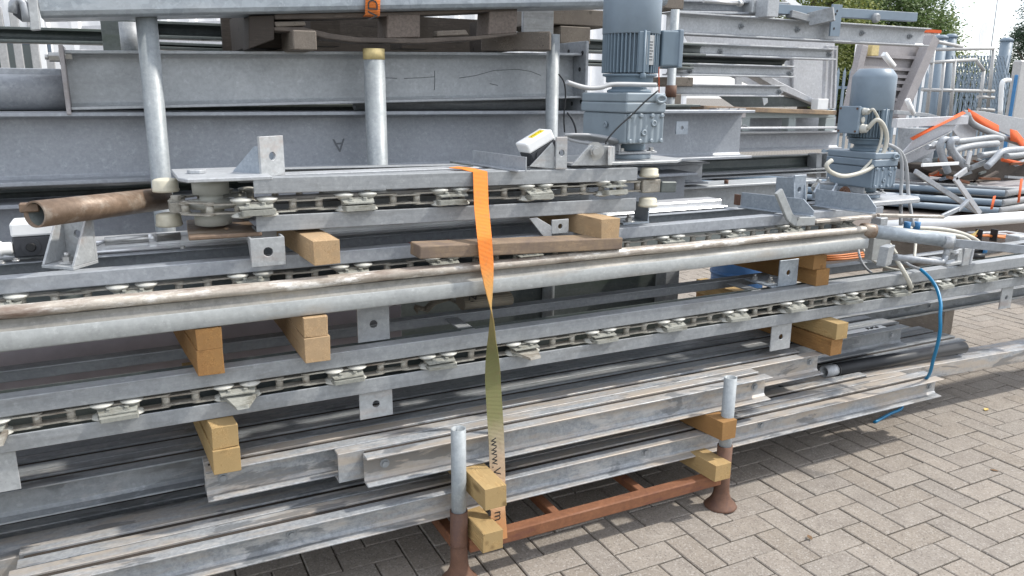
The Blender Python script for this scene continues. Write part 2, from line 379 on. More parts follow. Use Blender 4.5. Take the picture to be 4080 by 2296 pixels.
M['green_grey'] = paint('sage_grey_frame_paint', (.29, .325, .32), .5, dirt=.25)
# ------------------------------------------------------------------ ground and pavers
def paver_mat():
    t = NT('concrete_paver'); v = t.coords(rnd=True)
    oi = t.new('ShaderNodeObjectInfo')
    tint = t.ramp(oi.outputs['Random'], [(0, (.25, .218, .182)), (.35, (.285, .253, .217)), (.7, (.262, .236, .206)), (1, (.305, .268, .228))])
    col = t.mix(t.ramp(t.noise(v, 9, 5, .65), [(.35, 0), (.75, .55)]), tint, (.15, .128, .112))
    ag = t.new('ShaderNodeTexVoronoi'); ag.inputs['Scale'].default_value = 210; t.link(v, ag.inputs['Vector'])
    sep = t.new('ShaderNodeSeparateColor'); t.link(ag.outputs['Color'], sep.inputs[0])
    col = t.mix(t.ramp(sep.outputs[0], [(.0, .45), (.3, 0), (.8, 0), (1, .55)]), col, t.ramp(sep.outputs[1], [(.4, (.09, .08, .07)), (.6, (.42, .40, .37))]))
    col = t.mix(t.ramp(t.noise(v, 34, 3, .7), [(.62, 0), (.72, .35)]), col, (.12, .10, .085))
    h = t.noise(v, 190, 3, .7); t.bump(h, .55, .002)
    return t.setp(col, .85, 0, .25)
def sand_mat():
    t = NT('joint_sand'); v = t.coords(rnd=False)
    col = t.mix(t.noise(v, 40, 5, .7), (.085, .075, .06), (.19, .17, .13))
    col = t.mix(t.ramp(t.noise(v, 3, 4), [(.5, 0), (.7, .5)]), col, (.09, .10, .05))
    t.bump(t.noise(v, 300, 2), .8, .004)
    return t.setp(col, .95, 0, .1)
def asphalt_mat():
    t = NT('far_pavement'); v = t.coords(rnd=False)
    br = t.new('ShaderNodeTexBrick'); br.inputs['Scale'].default_value = 4.7; br.inputs['Mortar Size'].default_value = .03
    br.inputs['Color1'].default_value = (.22, .205, .185, 1); br.inputs['Color2'].default_value = (.19, .178, .165, 1); br.inputs['Mortar'].default_value = (.09, .08, .065, 1)
    t.link(v, br.inputs['Vector'])
    col = t.mix(t.ramp(t.noise(v, .8, 5), [(.4, 0), (.7, .5)]), br.outputs[0], (.2, .18, .155))
    return t.setp(col, .9, 0, .2)
MP, MS, MA = paver_mat(), sand_mat(), asphalt_mat()
g = MB(); g.add([(-150, -60, -.010), (250, -60, -.010), (250, 300, -.010), (-150, 300, -.010)], [(0, 1, 2, 3)])
ground = g.build('ground', MS, kind='structure')
pvm = MB(); pvm.add([(9.5, -60, -.004), (250, -60, -.004), (250, 300, -.004), (9.5, 300, -.004)], [(0, 1, 2, 3)])
pvm.add([(-150, 7.6, -.004), (9.5, 7.6, -.004), (9.5, 300, -.004), (-150, 300, -.004)], [(0, 1, 2, 3)])
far = pvm.build('pavement', MA, kind='structure')
w = .1055
def brick_mb(L, B, seed):
    r = random.Random(seed); m = MB(); j = lambda: r.uniform(-.0009, .0009); a, b = L/2-.0024, B/2-.0024; c = .003
    lo = [(-a, -b, -.06), (a, -b, -.06), (a, b, -.06), (-a, b, -.06)]; mi = [(x, y, -c) for x, y, _ in lo]
    hi = [(x-math.copysign(c+abs(j()), x), y-math.copysign(c+abs(j()), y), j()*.8) for x, y, _ in lo]
    m.add(lo+mi+hi, [(0, 1, 5, 4), (1, 2, 6, 5), (2, 3, 7, 6), (3, 0, 4, 7), (4, 5, 9, 8), (5, 6, 10, 9), (6, 7, 11, 10), (7, 4, 8, 11), (8, 9, 10, 11)])
    return m
BM = [brick_mb(2*w, w, k).mesh('brick', MP) for k in range(5)]
bx, by = _turn((1.0101, 2.9191, 0))[:2]
bricks = []
for i in range(-75, 40):
    for c in range(-45, 90):
        if (i+c) % 4 == 0: cx, cy, rot = bx+w*(c+.5), by-w*(i+1), math.pi/2     # lies along Y
        elif (i+c) % 4 == 2: cx, cy, rot = bx+w*(c+1), by-w*(i+.5), 0
        else: continue
        if cx > 9.5 or cy > 7.6 or cx < -2.5 or cy < .2: continue
        d = V((cx, cy, 0))-CAM; z = d.dot(FW)
        if z < .3: continue
        sx, sy = 1288+FOC*d.dot(RT)/z, 724.8-FOC*d.dot(UP)/z
        if -200 < sx < 2800 and 380 < sy < 1600: bricks.append((z, cx, cy, rot, sx, sy))
bricks.sort()
def seen(b):   # rough test: the near floor and the floor right of the stack
    z, cx, cy, rot, sx, sy = b
    if sy > 1555 or sx > 2680 or sx < 350: return False
    return sy > 1561-.239*sx+35 or (sx > 2080 and sy > 760)
vis = [b for b in bricks if seen(b)][:296]
ids = set(map(id, vis))
rb = random.Random(3)
def settle(cx, cy): return .003*math.sin(cx*3.1+1)*math.sin(cy*2.3)+rb.uniform(-.0016, .0016)
for b in vis:
    o = inst(BM[rb.randrange(5)], 'brick', ground, (b[1], b[2], settle(b[1], b[2])), b[3]+rb.choice((0, math.pi))+rb.uniform(-.008, .008))
    o.rotation_euler.x = rb.uniform(-.006, .006); o.rotation_euler.y = rb.uniform(-.006, .006)
rest = MB(); vs, fs = [], []
for b in bricks:
    if id(b) in ids: continue
    me = BM[rb.randrange(5)]; dz = settle(b[1], b[2]); ca, sa = (1, 0) if b[3] == 0 else (0, 1); o0 = len(rest.v)
    rest.v += [V((b[1]+p.co.x*ca-p.co.y*sa, b[2]+p.co.x*sa+p.co.y*ca, p.co.z+dz)) for p in me.vertices]
    for p in me.polygons: rest.f.append([o0+q for q in p.vertices]); rest.sm.append(False)
rest.build('bricks', MP, ground, kind='stuff')
# leaf and small stones
def leaf(p, r, rot, mname, label):
    m = MB(); n = 7; t = V(p)
    vs = [t+V((math.cos(rot)*a*r-math.sin(rot)*b*r, math.sin(rot)*a*r+math.cos(rot)*b*r, .004+.3*r*b*b)) for a, b in ((-1, 0), (-.5, -.4), (.2, -.5), (1, 0), (.2, .5), (-.5, .4))]
    m.add(vs+[v+V((0, 0, .0012)) for v in vs], [(0, 1, 2, 3), (0, 3, 4, 5), (9, 8, 7, 6), (11, 10, 9, 6)])
    m.build('leaf', M[mname], label=label, cat='leaf', origin=p)
M['leaf_y'] = plain('yellow_leaf', (.62, .45, .16), .6); M['leaf_b'] = plain('brown_leaf', (.17, .10, .05), .7)
leaf(atz(*T(2, 2, 2290, 198), 0), .022, .3, 'leaf_y', 'pale yellow fallen leaf on the pavers at the right')
leaf(atz(*T(2, 2, 957, 1165), 0), .016, 1.2, 'leaf_b', 'curled brown dry leaf lying on the pavers right of the rusty foot')
leaf(atz(*T(2, 2, 2350, 660), 0), .016, 2.2, 'leaf_b', 'dark crumbled leaf on the pavers near the right edge')
tuft = MB(); rt = random.Random(12)

# ------------------------------------------------------------------ rusty stacking rack
rk = thing('stacking_rack', 'rusty red steel stacking rack with bell feet carrying the long rails, low in front', 'rack', (1.38, 2.04, 0))
def foot(x, y, name='leg'):
    m = MB(); m.lathe((x, y, 0), [(.060, 0), (.062, .003), (.058, .009), (.047, .020), (.038, .034), (.031, .052), (.028, .078), (.028, .25), (.0245, .25), (.0245, .2)], 24)
    m.lathe((x, y, .132), [(.030, 0), (.030, .005)], 24)
    return m.build(name, M['rust_leg'], rk)
for x, tz in ((.848, .526), (1.925, .518)):
    foot(x, 2.042)
    m = MB(); m.pipe((x, 2.042, .12), (x+.002, 2.043, tz), .0235, .0203, 22); m.build('post', M['tube'], rk)
for x in (.848, 1.925): foot(x, 2.92)
m = MB(); m.box(.875, 1.90, 2.017, 2.060, .103, .147); m.build('front_rail', M['rust'], rk, .004)
m = MB(); m.box(.875, 1.90, 2.90, 2.943, .103, .147); m.build('back_rail', M['rust'], rk, .004)
for x in (1.213, 1.568):
    m = MB(); m.box(x-.016, x+.016, 2.061, 2.899, .11, .142); m.build('crossbar', M['rust'], rk, .003)
for x in (.848, 1.925):
    m = MB(); m.box(x-.018, x+.018, 2.076, 2.886, .105, .145); m.build('side_rail', M['rust'], rk, .003)

# ------------------------------------------------------------------ timbers
def timber(px, top, front, back, wdt, h, mname, label, skew=0, name='timber', group=None):
    m = MB(); r = random.Random(label)
    e = lambda: r.uniform(-.0016, .0016)
    n = 6; rings = []
    for k in range(n+1):
        f = k/n; y = front+(back-front)*f; x = px+skew*(back-front)*f
        rings.append([V((x+e(), y, top-h+e())), V((x+wdt+e(), y, top-h+e())), V((x+wdt+e(), y, top+e()*.3)), V((x+e(), y, top+e()*.3))])
    base = [p for q in rings for p in q]; fs = []
    for k in range(n):
        for a in range(4):
            b = (a+1) % 4; fs.append((4*k+a, 4*k+b, 4*k+4+b, 4*k+4+a))
    fs += [(3, 2, 1, 0), (4*n, 4*n+1, 4*n+2, 4*n+3)]
    m.add(base, fs)
    # rough-sawn splinters at the end
    for k in range(5):
        zz = top-h+h*r.random(); m.add([(px+wdt, front+.001, zz), (px+wdt+r.uniform(.001, .003), front-.001, zz+.002), (px+wdt, front+.001, zz+.004), (px+wdt-.004, front+.004, zz+.002)], [(0, 1, 2), (0, 2, 3), (0, 3, 1), (1, 3, 2)])
    return m.build(name, M[mname], None, .0035, label, 'timber', group or 'squared timber bearers in the front stack', origin=(px+wdt/2, front, top-h), seg=2)
timber(.888, .366, 1.930, 2.95, .072, .071, 'timber', 'yellow squared timber beside the near galvanised post, upper of the two there', -.02)
timber(.884, .212, 1.938, 2.95, .068, .065, 'timber', 'yellow squared timber beside the near galvanised post, lower of the two there', -.03)
timber(1.870, .366, 2.003, 2.95, .066, .073, 'timber_orange', 'honey coloured timber with a knot in front of the far galvanised post, above', -.1)
timber(1.832, .212, 1.980, 2.95, .073, .062, 'timber', 'timber with a small black stamp beside the far rusty foot, below', -.06)
timber(.158, .536, 2.175, 3.0, .073, .072, 'timber', 'golden timber standing on the beam under the lower chain track at left, lower half', -.05)
timber(.161, .603, 2.182, 3.0, .070, .066, 'timber', 'golden timber touching the underside of the lower chain track at left, upper half', -.05)
timber(2.578, .534, 2.166, 3.05, .068, .070, 'timber_orange', 'brown timber lying on the rails under the lower chain track at right, lower one', .02)
timber(2.592, .604, 2.158, 3.05, .066, .069, 'timber', 'timber with a pale sawn edge under the lower chain track at right, upper one', .0)
timber(.143, .826, 2.203, 2.9, .068, .073, 'timber_orange', 'orange timber end below the greasy guide rail, leftmost and lower', -.07)
timber(.146, .888, 2.203, 2.9, .067, .061, 'timber_orange', 'orange timber end against the greasy guide rail, leftmost and upper', -.07)
timber(.431, .828, 2.182, 2.9, .074, .075, 'timber_pale', 'pale splintered timber end right of the orange pair under the guide rail, lower', .0)
timber(.434, .888, 2.186, 2.9, .068, .059, 'timber_pale', 'pale timber end right of the orange pair touching the guide rail, upper', .0)
timber(2.536, .822, 2.240, 3.0, .073, .070, 'timber_orange', 'brown orange timber under the right end of the guide rail, lower', -.03)
timber(2.512, .884, 2.240, 3.0, .073, .061, 'timber_orange', 'brown orange timber under the right end of the guide rail, upper', -.03)
timber(.475, 1.107, 2.200, 2.85, .076, .070, 'timber_pale', 'fresh pale timber carrying the left end of the short chain track', -.05)
timber(1.448, 1.107, 2.203, 2.85, .074, .069, 'timber_pale', 'fresh pale timber with a small knot resting on the grimy plank', -.1)
# grimy plank along the guide rail
m = MB(); a, b = V((.795, 2.20, 1.0475)), V((1.535, 2.20, 1.018))
m.bar(a+V((0, .045, 0)), b+V((0, .045, 0)), .09, .041)
m.build('plank', M['plank'], None, .004, 'grimy dark plank lying along the guide rail behind the orange strap', 'plank', origin=(1.16, 2.24, 1.01), seg=2)

# ------------------------------------------------------------------ long double rails lying on the rack
def u_prof(wd, h, tf=.0075, tw=.006, face=-1):
    # channel, flanges pointing to face*Y; lateral 0 at web's outer face
    q = [(0, 0), (face*wd, 0), (face*wd, tf*.7), (face*(tw+.008), tf+.001), (face*tw, tf+.009), (face*tw, h-tf-.009), (face*(tw+.008), h-tf-.001), (face*wd, h-tf*.7), (face*wd, h), (0, h)]
    return q if face > 0 else q[::-1]
RG = 'galvanised double rails stacked on the rack'
def double_rail(label, Y0, zb, h, xa, xb, mname, wd=.044, gap=.025, bolts=(), drop=(0, 0), skew=0, back=True):
    t = thing('track_rail', label, 'steel rail', (xb[1] if xb[1] < 3 else 1.5, Y0+wd, zb), RG)
    def P(x, y): 
        f = (x-1.5); return V((x, y+skew*f, zb+drop[0]+(drop[1]-drop[0])*(x+.5)/4))
    m = MB(); m.sweep(u_prof(wd, h), P(xa[0], Y0+wd), P(xa[1], Y0+wd)); m.build('channel', M[mname], t, .0012)
    if back:
        m = MB(); m.sweep(u_prof(wd, h, face=1), P(xb[0], Y0+wd+gap), P(xb[1], Y0+wd+gap)); m.build('channel', M[mname], t, .0012)
    if back:
        xs, xe = max(xa[0], xb[0])+.012, min(xa[1], xb[1])-.012; m = MB()
        m.sweep([(.0005, .010), (gap-.0005, .010), (gap-.0005, h-.006), (.0005, h-.006)], P(xs, Y0+wd), P(xe, Y0+wd)); m.build('groove_dark_strip', M['pallet_dark'], t)  # dark strip added so the gap between the channels looks dark
    for x in bolts:
        p = P(x, Y0+wd-.006); m = MB(); m.bolt((p.x, p.y, p.z+h*.55), (0, -1, 0), .0095, .007, 0); m.build('bolt', M['galv_dull'], t)
    return t
# layer 1
double_rail('lowest front galvanised double rail resting on the two bottom timbers', 2.086, .210, .086, (-.372, 3.235), (-.36, 3.25), 'rail', bolts=(-.25, .35, 1.62, 2.18, 3.19), drop=(0, -.012))
double_rail('bottom layer rail with cement splashes, second from the front', 2.2045, .210, .086, (-.345, 3.14), (-.345, 2.96), 'rail', bolts=(-.3, 1.1), drop=(0, -.012))
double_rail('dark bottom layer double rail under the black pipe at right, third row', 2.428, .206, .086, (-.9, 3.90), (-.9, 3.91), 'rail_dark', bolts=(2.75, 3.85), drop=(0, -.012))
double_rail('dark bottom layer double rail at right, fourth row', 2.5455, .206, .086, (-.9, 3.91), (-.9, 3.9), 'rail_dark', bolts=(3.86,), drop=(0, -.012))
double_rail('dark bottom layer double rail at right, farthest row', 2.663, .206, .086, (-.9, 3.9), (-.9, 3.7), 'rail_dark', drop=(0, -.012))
# wide web-up channel running out of frame
wc = MB(); p0, p1 = V((-.9, 2.35, .283)), V((2.7, 2.345, .283)); p2 = V((5.6, 2.30, .205))
for a, b in ((p0, p1), (p1, p2)):
    wc.sweep([(-.062, 0), (-.062, -.07), (-.055, -.07), (-.055, -.009), (.055, -.009), (.055, -.07), (.062, -.07), (.062, 0)][::-1], a, b)
wt = thing('wide_channel', 'wide flat galvanised channel lying web up and running out of frame right', 'steel channel', (3.2, 2.33, .2))
wc.build('channel', M['rail'], wt, .0015)
for x in (2.5, 3.69):
    z = .283 if x < 2.7 else .283-.078*(x-2.7)/2.9
    m = MB(); m.lathe((x, 2.34, z), [(.012, 0.0008), (.0, .0012)], 14); m.build('hole', M['black'], wt)
# layer 2
double_rail('short front rail of the upper rail layer ending right of the orange timber', 2.088, .367, .095, (.575, 2.185), (.505, 2.178), 'rail', bolts=(.64, 2.13), drop=(0, 0))
double_rail('upper layer double rail second from the front with rusty lower flange', 2.2055, .367, .095, (.138, 2.60), (.138, 2.52), 'rail', bolts=(.185, 2.55))
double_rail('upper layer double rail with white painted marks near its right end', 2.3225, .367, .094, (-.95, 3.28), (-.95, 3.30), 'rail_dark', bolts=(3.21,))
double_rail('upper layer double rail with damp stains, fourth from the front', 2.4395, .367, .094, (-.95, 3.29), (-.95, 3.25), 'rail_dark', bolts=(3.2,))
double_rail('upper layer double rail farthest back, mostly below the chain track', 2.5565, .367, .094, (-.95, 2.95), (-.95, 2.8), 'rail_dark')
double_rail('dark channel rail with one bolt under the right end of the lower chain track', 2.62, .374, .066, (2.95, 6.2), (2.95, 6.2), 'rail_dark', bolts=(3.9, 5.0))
# white label on the rail
m = MB(); c = atz(*C(2900, 1250, 2.576, 1400, 165), .4635); m.obox(c, (.13, .0, 0), (0, .016, 0), (0, 0, .0012))
lb = thing('marker_strip', 'white painted strip with black scrawl on the dark rail at right', 'paint mark', c); m.build('strip', M['white'], lb)
m = MB()
for k, (dx, ln, sk) in enumerate(((.02, .02, .3), (.035, .024, -.4), (.05, .02, .5), (.07, .02, -.3), (.085, .024, .4))):
    m.obox(c+V((dx, 0, .0022)), (.003, 0, 0), (sk*.01, .011, 0), (0, 0, .0008))
    m.obox(c+V((dx+.005, .004*sk, .0022)), (.006, .002*sk, 0), (0, .002, 0), (0, 0, .0008))
m.build('lettering', M['blackmark'], lb)
# dark pipe
a, b = atz(*C(2900, 1250, 2.576, 1110, 575), .306), atz(*C(2900, 1250, 2.576, 2415, 345), .300)
pp = thing('black_pipe', 'black coated steel pipe with bright sleeve end lying on the bottom rails', 'pipe', (a+b)/2-V((0, 0, .03)))
m = MB(); m.pipe(a, b, .030, .026, 24); m.build('pipe', M['coated'], pp)
d = (b-a).normalized(); m = MB(); m.pipe(a-d*.075, a+d*.03, .0262, .0235, 24); m.build('sleeve', M['zinc_bright'], pp)
m = MB(); m.pipe(a-d*.004, a+d*.002, .0312, .0262, 24); m.build('collar', M['black'], pp)
m = MB(); m.box(a.x+.2, a.x+.28, a.y-.01, a.y+.01, a.z+.031, a.z+.033)

# ------------------------------------------------------------------ chain tracks
def link_mb(L, wd, t):   # stadium plate lying flat
    m = MB(); n = 8; pts = []
    for k in range(n+1): a = -math.pi/2+math.pi*k/n; pts.append((L/2-wd/2+math.cos(a)*wd/2, math.sin(a)*wd/2, 0))
    for k in range(n+1): a = math.pi/2+math.pi*k/n; pts.append((-L/2+wd/2+math.cos(a)*wd/2, math.sin(a)*wd/2, 0))
    return m.poly(pts, (0, 0, 1), t)
PITCHC = .0779
_o = link_mb(.106, .030, .0045); link_out = MB(); 
for dz in (-.0185, .015): link_out.add([v+V((0, 0, dz)) for v in _o.v], _o.f)
link_in = MB()
for dz in (-.0145, .011): link_in.add([v+V((0, 0, dz)) for v in _o.v], _o.f)
ME_OUT, ME_IN = link_out.mesh('chain_link', M['chain']), link_in.mesh('chain_link', M['chain'])
pm = MB(); pm.lathe((0, 0, -.021), [(.006, 0), (.006, .0025), (.0112, .0025), (.0112, .0395), (.006, .0395), (.006, .042)], 14); ME_PIN = pm.mesh('chain_pin', M['chain'])
wm = MB(); wm.lathe((0, 0, 0), [(.012, .005), (.02, .009), (.0275, .0145), (.0305, .017), (.0300, .0195), (.006, .0235)], 22); ME_WHEEL = wm.mesh('roller', M['wheel_white'])
wl_ = MB(); wl_.lathe((0, 0, 0), [(.006, -.0235), (.0300, -.0195), (.0305, -.017), (.0275, -.0145), (.02, -.010), (.012, -.0075)], 22); ME_WHEELB = wl_.mesh('roller', M['wheel_white'])
def carriage_mesh(lift):
    m = MB(); m.obox((0, 0, .007), (.05, 0, 0), (0, .02, 0), (0, 0, .0018)); m.obox((0, 0, -.0115), (.05, 0, 0), (0, .02, 0), (0, 0, .0018))
    m.hexa([(-.046, -.047, .001+lift), (.046, -.047, .001+lift), (.05, -.0201, .005), (-.05, -.0201, .005), (-.046, -.047, .0042+lift), (.046, -.047, .0042+lift), (.05, -.0201, .0088), (-.05, -.0201, .0088)])
    m.hexa([(-.048, -.04, -.0155), (.048, -.042, -.0155), (.05, -.0201, -.0133), (-.05, -.0201, -.0133), (-.048, -.04, -.0125), (.048, -.042, -.0125), (.05, -.0201, -.0097), (-.05, -.0201, -.0097)])
    for x in (-.022, .022): m.bolt((x, -.032, .0055+lift*.5), (0, -.12, 1), .0062, .005, 0)
    m.lathe((.0, -.012, -.0095), [(.007, 0), (.007, .0145)], 10)
    return m.mesh('carriage', M['carriage'])
ME_CARS = [carriage_mesh(0), carriage_mesh(-.003), carriage_mesh(.002)]
pd = MB(); pd.poly([(-.044, -.054, -.0115), (.044, -.054, -.0115), (.0475, -.050, -.0115), (.0475, -.0205, -.0115), (-.0475, -.0205, -.0115), (-.0475, -.050, -.0115)], (0, 0, 1), .0115)
ME_PAD = pd.mesh('pad', M['carriage'])
pw = MB(); pw.hexa([(-.02, -.085, -.022), (.01, -.09, -.020), (.05, -.021, -.012), (-.045, -.021, -.012), (-.025, -.08, -.012), (.01, -.085, -.011), (.05, -.021, -.001), (-.045, -.021, .0)])
ME_PADW = pw.mesh('pad', M['carriage'])
pa_ = MB(); pa_.hexa([(.0, -.085, -.020), (.04, -.08, -.018), (.05, -.021, -.012), (-.045, -.021, -.012), (.0, -.082, -.012), (.04, -.077, -.010), (.05, -.021, -.001), (-.045, -.021, .0)])
ME_PADA = pa_.mesh('pad', M['chain'])
def chain_run(t, x0, x1, y, z, phase, pads='n', zs=1, wheels=True):
    """links, pins and wheeled carriages every four pitches"""
    r = random.Random(int(x0*100)+int(z*100)); k0 = math.ceil((x0-phase)/PITCHC); k1 = math.floor((x1-phase)/PITCHC)
    for k in range(k0, k1+1):
        x = phase+k*PITCHC
        o = inst(ME_PIN, 'chain_pin', t, (x, y, z)); o.rotation_euler.z = r.random()*3
        if k < k1: inst(ME_OUT if k % 2 else ME_IN, 'chain_link', t, (x+PITCHC/2, y, z), r.uniform(-.03, .03))
        if k % 4 == 0 and k < k1:
            cx = x+PITCHC/2+r.uniform(-.008, .008)
            ca = inst(r.choice(ME_CARS), 'carriage', t, (cx, y, z), r.uniform(-.06, .06)); ca.rotation_euler.x = r.uniform(-.04, .06); ca.scale.z = zs
            for dx in (-.037, .037):
                inst(ME_WHEEL, 'roller', ca, (cx+dx, y-.004, z)); inst(ME_WHEELB, 'roller', ca, (cx+dx, y-.004, z))
            if pads != 'n':
                kind = (k//4) % 5
                if pads == 'all' or kind in (0, 2, 3) or r.random() < .3: me = ME_PAD
                else: me = ME_PADW if kind == 1 else ME_PADA
                inst(me, 'pad', ca, (cx+r.uniform(-.008, .008), y-.004+r.uniform(-.006, .004), z-.003+r.uniform(-.003, .002)), r.uniform(-.09, .09))
c_prof_f = lambda hh, lip=.05, t=.005: [(0, 0), (0, hh), (lip, hh), (lip, hh-t), (t, hh-t), (t, 0)]      # face in front, flange at top going back
c_prof_l = lambda hh, lip=.095, t=.005: [(0, 0), (0, hh), (t, hh), (t, t), (lip, t), (lip, 0)]            # face in front, flange at bottom
def mirror(p): return [(-a, b) for a, b in p][::-1]
def track(t, x0, x1, Y0, zlo, zhi, depth, hlo, hup, mu, ml, dz=0):
    """front and back rails, upper and lower"""
    def P(x, y, z): return V((x, y, z+dz*(x-1)))
    for nm, prof, z, mm in (('upper_rail', c_prof_f(hup), zhi-hup, mu), ('lower_rail', c_prof_l(hlo), zlo, ml)):
        m = MB(); m.sweep(prof[::-1], P(x0, Y0, z), P(x1, Y0, z)); m.build(nm, M[mm], t, .0025, seg=2)
        m = MB(); m.sweep(mirror(prof)[::-1], P(x0, Y0+depth, z), P(x1, Y0+depth, z)); m.build(nm, M[mm], t, .0025, seg=2)
        # inner slide lip behind
        m = MB(); zz = z+hup*.1 if nm == 'upper_rail' else z+hlo*.8
    return P
M['pipe_black'] = M['dark_steel']
# ---- lower chain track (longest, pads outside)
lt = thing('chain_track', 'long galvanised chain track with padded carriages across the middle of the stack', 'chain conveyor', (1.5, 2.245, .605), 'chain tracks stacked on timbers')
track(lt, -.95, 5.2, 2.245, .605, .752, .29, .047, .049, 'galv_dull', 'galv_dull')
m = MB(); m.box(-.9, 5.0, 2.335, 2.339, .612, .745); m.build('dark_inner_plate', M['dark_steel'], lt)  # dark plate added behind the chain; cavity shade is in its colour
chain_run(lt, -.9, 5.0, 2.268, .676, -.099, pads='mixed')
for x in (1.01, 2.3, 3.6):
    m = MB(); m.box(x-.025, x+.025, 2.30, 2.485, .735, .741); m.build('cross_tie', M['galv_dull'], lt, .001)
def drop_plate(t, xa, xb, y, za, zb, mname='galv_dull', r=.012, th=.006, foot=None, name='bracket'):
    m = MB(); m.plate(((xa+xb)/2, y, (za+zb)/2), (1, 0, 0), (0, 0, 1), th, xb-xa, zb-za, r)
    if foot: m.box(xa+foot[0], xb, y+th/2, y+foot[1], za, za+.007)
    return m.build(name, M[mname], t, .001)
def pq(p, Y): return at(*p, Y)
# brackets hanging below the lower rail
a, b = at(*T(1, 2, 140, 260), 2.262), at(*T(1, 2, 388, 240), 2.262); drop_plate(lt, a.x, b.x, 2.262, (a.z+b.z)/2, .604, 'bracket')
a, b = at(*T(2, 1, 660, 1150), 2.262), at(*T(2, 1, 808, 1130), 2.262); drop_plate(lt, a.x, b.x, 2.262, .492, .604, 'bracket')
a, b = at(*T(2, 1, 2390, 850), 2.262), at(*T(2, 1, 2475, 835), 2.262); drop_plate(lt, a.x, b.x, 2.262, .492, .604, 'bracket')
drop_plate(lt, -.43, -.313, 2.262, .492, .604, 'bracket')
# brackets standing on the upper rail
a = atz(*T(1, 1, 125, 1140), .757); b = atz(*T(1, 1, 382, 1122), .757); drop_plate(lt, a.x, b.x, a.y, .757, .868, 'galv_dull', .0125)
a = atz(*T(2, 1, 716, 715), .757); b = atz(*T(2, 1, 842, 692), .757); drop_plate(lt, a.x, b.x, a.y, .757, .866, 'bracket_blue', .011)
m = MB(); m.box(a.x-.03, b.x, a.y+.0031, a.y+.16, .753, .7595); m.build('foot_plate', M['bracket_blue'], lt, .001)
for dx, dy in ((.02, .06), (0, .13)):
    m = MB(); m.bolt((a.x+dx, a.y+dy, .7595), (0, 0, 1), .012, .01, .01); m.build('bolt', M['nickel'], lt)

# ---- upper chain track
ut = thing('chain_track', 'upper chain track with bright aluminium cover strip behind the greasy guide rail', 'chain conveyor', (1.2, 2.36, .89), 'chain tracks stacked on timbers')
track(ut, -1.0, 3.05, 2.362, .889, 1.040, .26, .045, .042, 'galv', 'galv_dull')
chain_run(ut, -.95, 2.9, 2.385, .967, -.03, pads='n', zs=1.25)
m = MB(); m.box(-1.0, 2.36, 2.64, 2.735, 1.045, 1.075); m.box(-1.0, 2.36, 2.60, 2.64, 1.043, 1.052); m.build('cover_strip', M['alu'], ut, .004)
m = MB(); m.box(-1.0, 2.9, 2.37, 2.61, .94, .945); m.build('dark_inner_plate', M['dark_steel'], ut)
# left foot bracket with gussets: corner points on the rail top
ua = thing('gusset_bracket', 'grey gusseted foot bracket bolted on the upper chain track at far left', 'bracket', atz(*C(0, 850, 2.576, 700, 545), 1.047), 'steel foot brackets')
pa_, pb_, pc_ = V((-.214, 2.464, 0)), V((-.134, 2.394, 0)), V((-.074, 2.473, 0)); zt = 1.0405
e1 = (pa_-pb_).normalized(); e2 = (pc_-pb_).normalized(); W1, W2 = (pa_-pb_).length, (pc_-pb_).length; Z_ = V((0, 0, 1))
m = MB(); m.poly([pb_+Z_*zt, pc_+Z_*zt, pc_+e1*W1+Z_*zt, pa_+Z_*zt], (0, 0, 1), .009); m.build('base', M['bracket'], ua, .001)
m = MB(); m.plate(pb_+e2*(W2-.004)+e1*W1/2+Z_*(zt+.0695), e1, Z_, .008, W1, .12, .0125, .0, .012); m.build('back_plate', M['bracket'], ua, .001)
for o_ in (0, W1-.008):
    q = pb_+e1*o_; m = MB(); m.poly([q+e2*.002+Z_*(zt+.0095), q+e2*(W2-.0085)+Z_*(zt+.0095), q+e2*(W2-.0085)+Z_*(zt+.125), q+e2*(W2-.03)+Z_*(zt+.125)], e1, .008); m.build('gusset', M['bracket'], ua, .001)
q = pb_+e1*W1*.5+e2*W2*.42
m = MB(); m.lathe(q+Z_*(zt+.009), [(.024, 0), (.024, .004)], 18); m.bolt(q+Z_*(zt+.013), (0, 0, 1), .0145, .012, .012); m.build('bolt', M['nickel'], ua)
# sensor tube with clip on the cover strip
a, b = at(*C(0, 850, 2.576, 1075, 290), 2.62), at(*C(0, 850, 2.576, 1850, 235), 2.64)
st = thing('sensor_tube', 'slim bright steel sensor tube clipped above the upper track at left', 'sensor', (a+b)/2-V((0, 0, .03)))
m = MB(); m.cyl(a, b, .0125, 16); m.build('tube', M['nickel'], st)
c = a.lerp(b, .62); m = MB(); m.lathe(c, [(.0145, -.012), (.0145, .012)], 16, (b-a)); m.box(c.x-.01, c.x+.01, c.y-.012, c.y+.012, 1.05, c.z-.01); m.build('clip', M['alu'], st)
m = MB(); m.tube([a, a+V((-.03, 0, -.012)), a+V((-.07, -.005, -.012)), a+V((-.2, -.02, -.03)), a+V((-.33, -.03, -.02))], .004, 8); m.build('lead', M['cable_grey'], st)
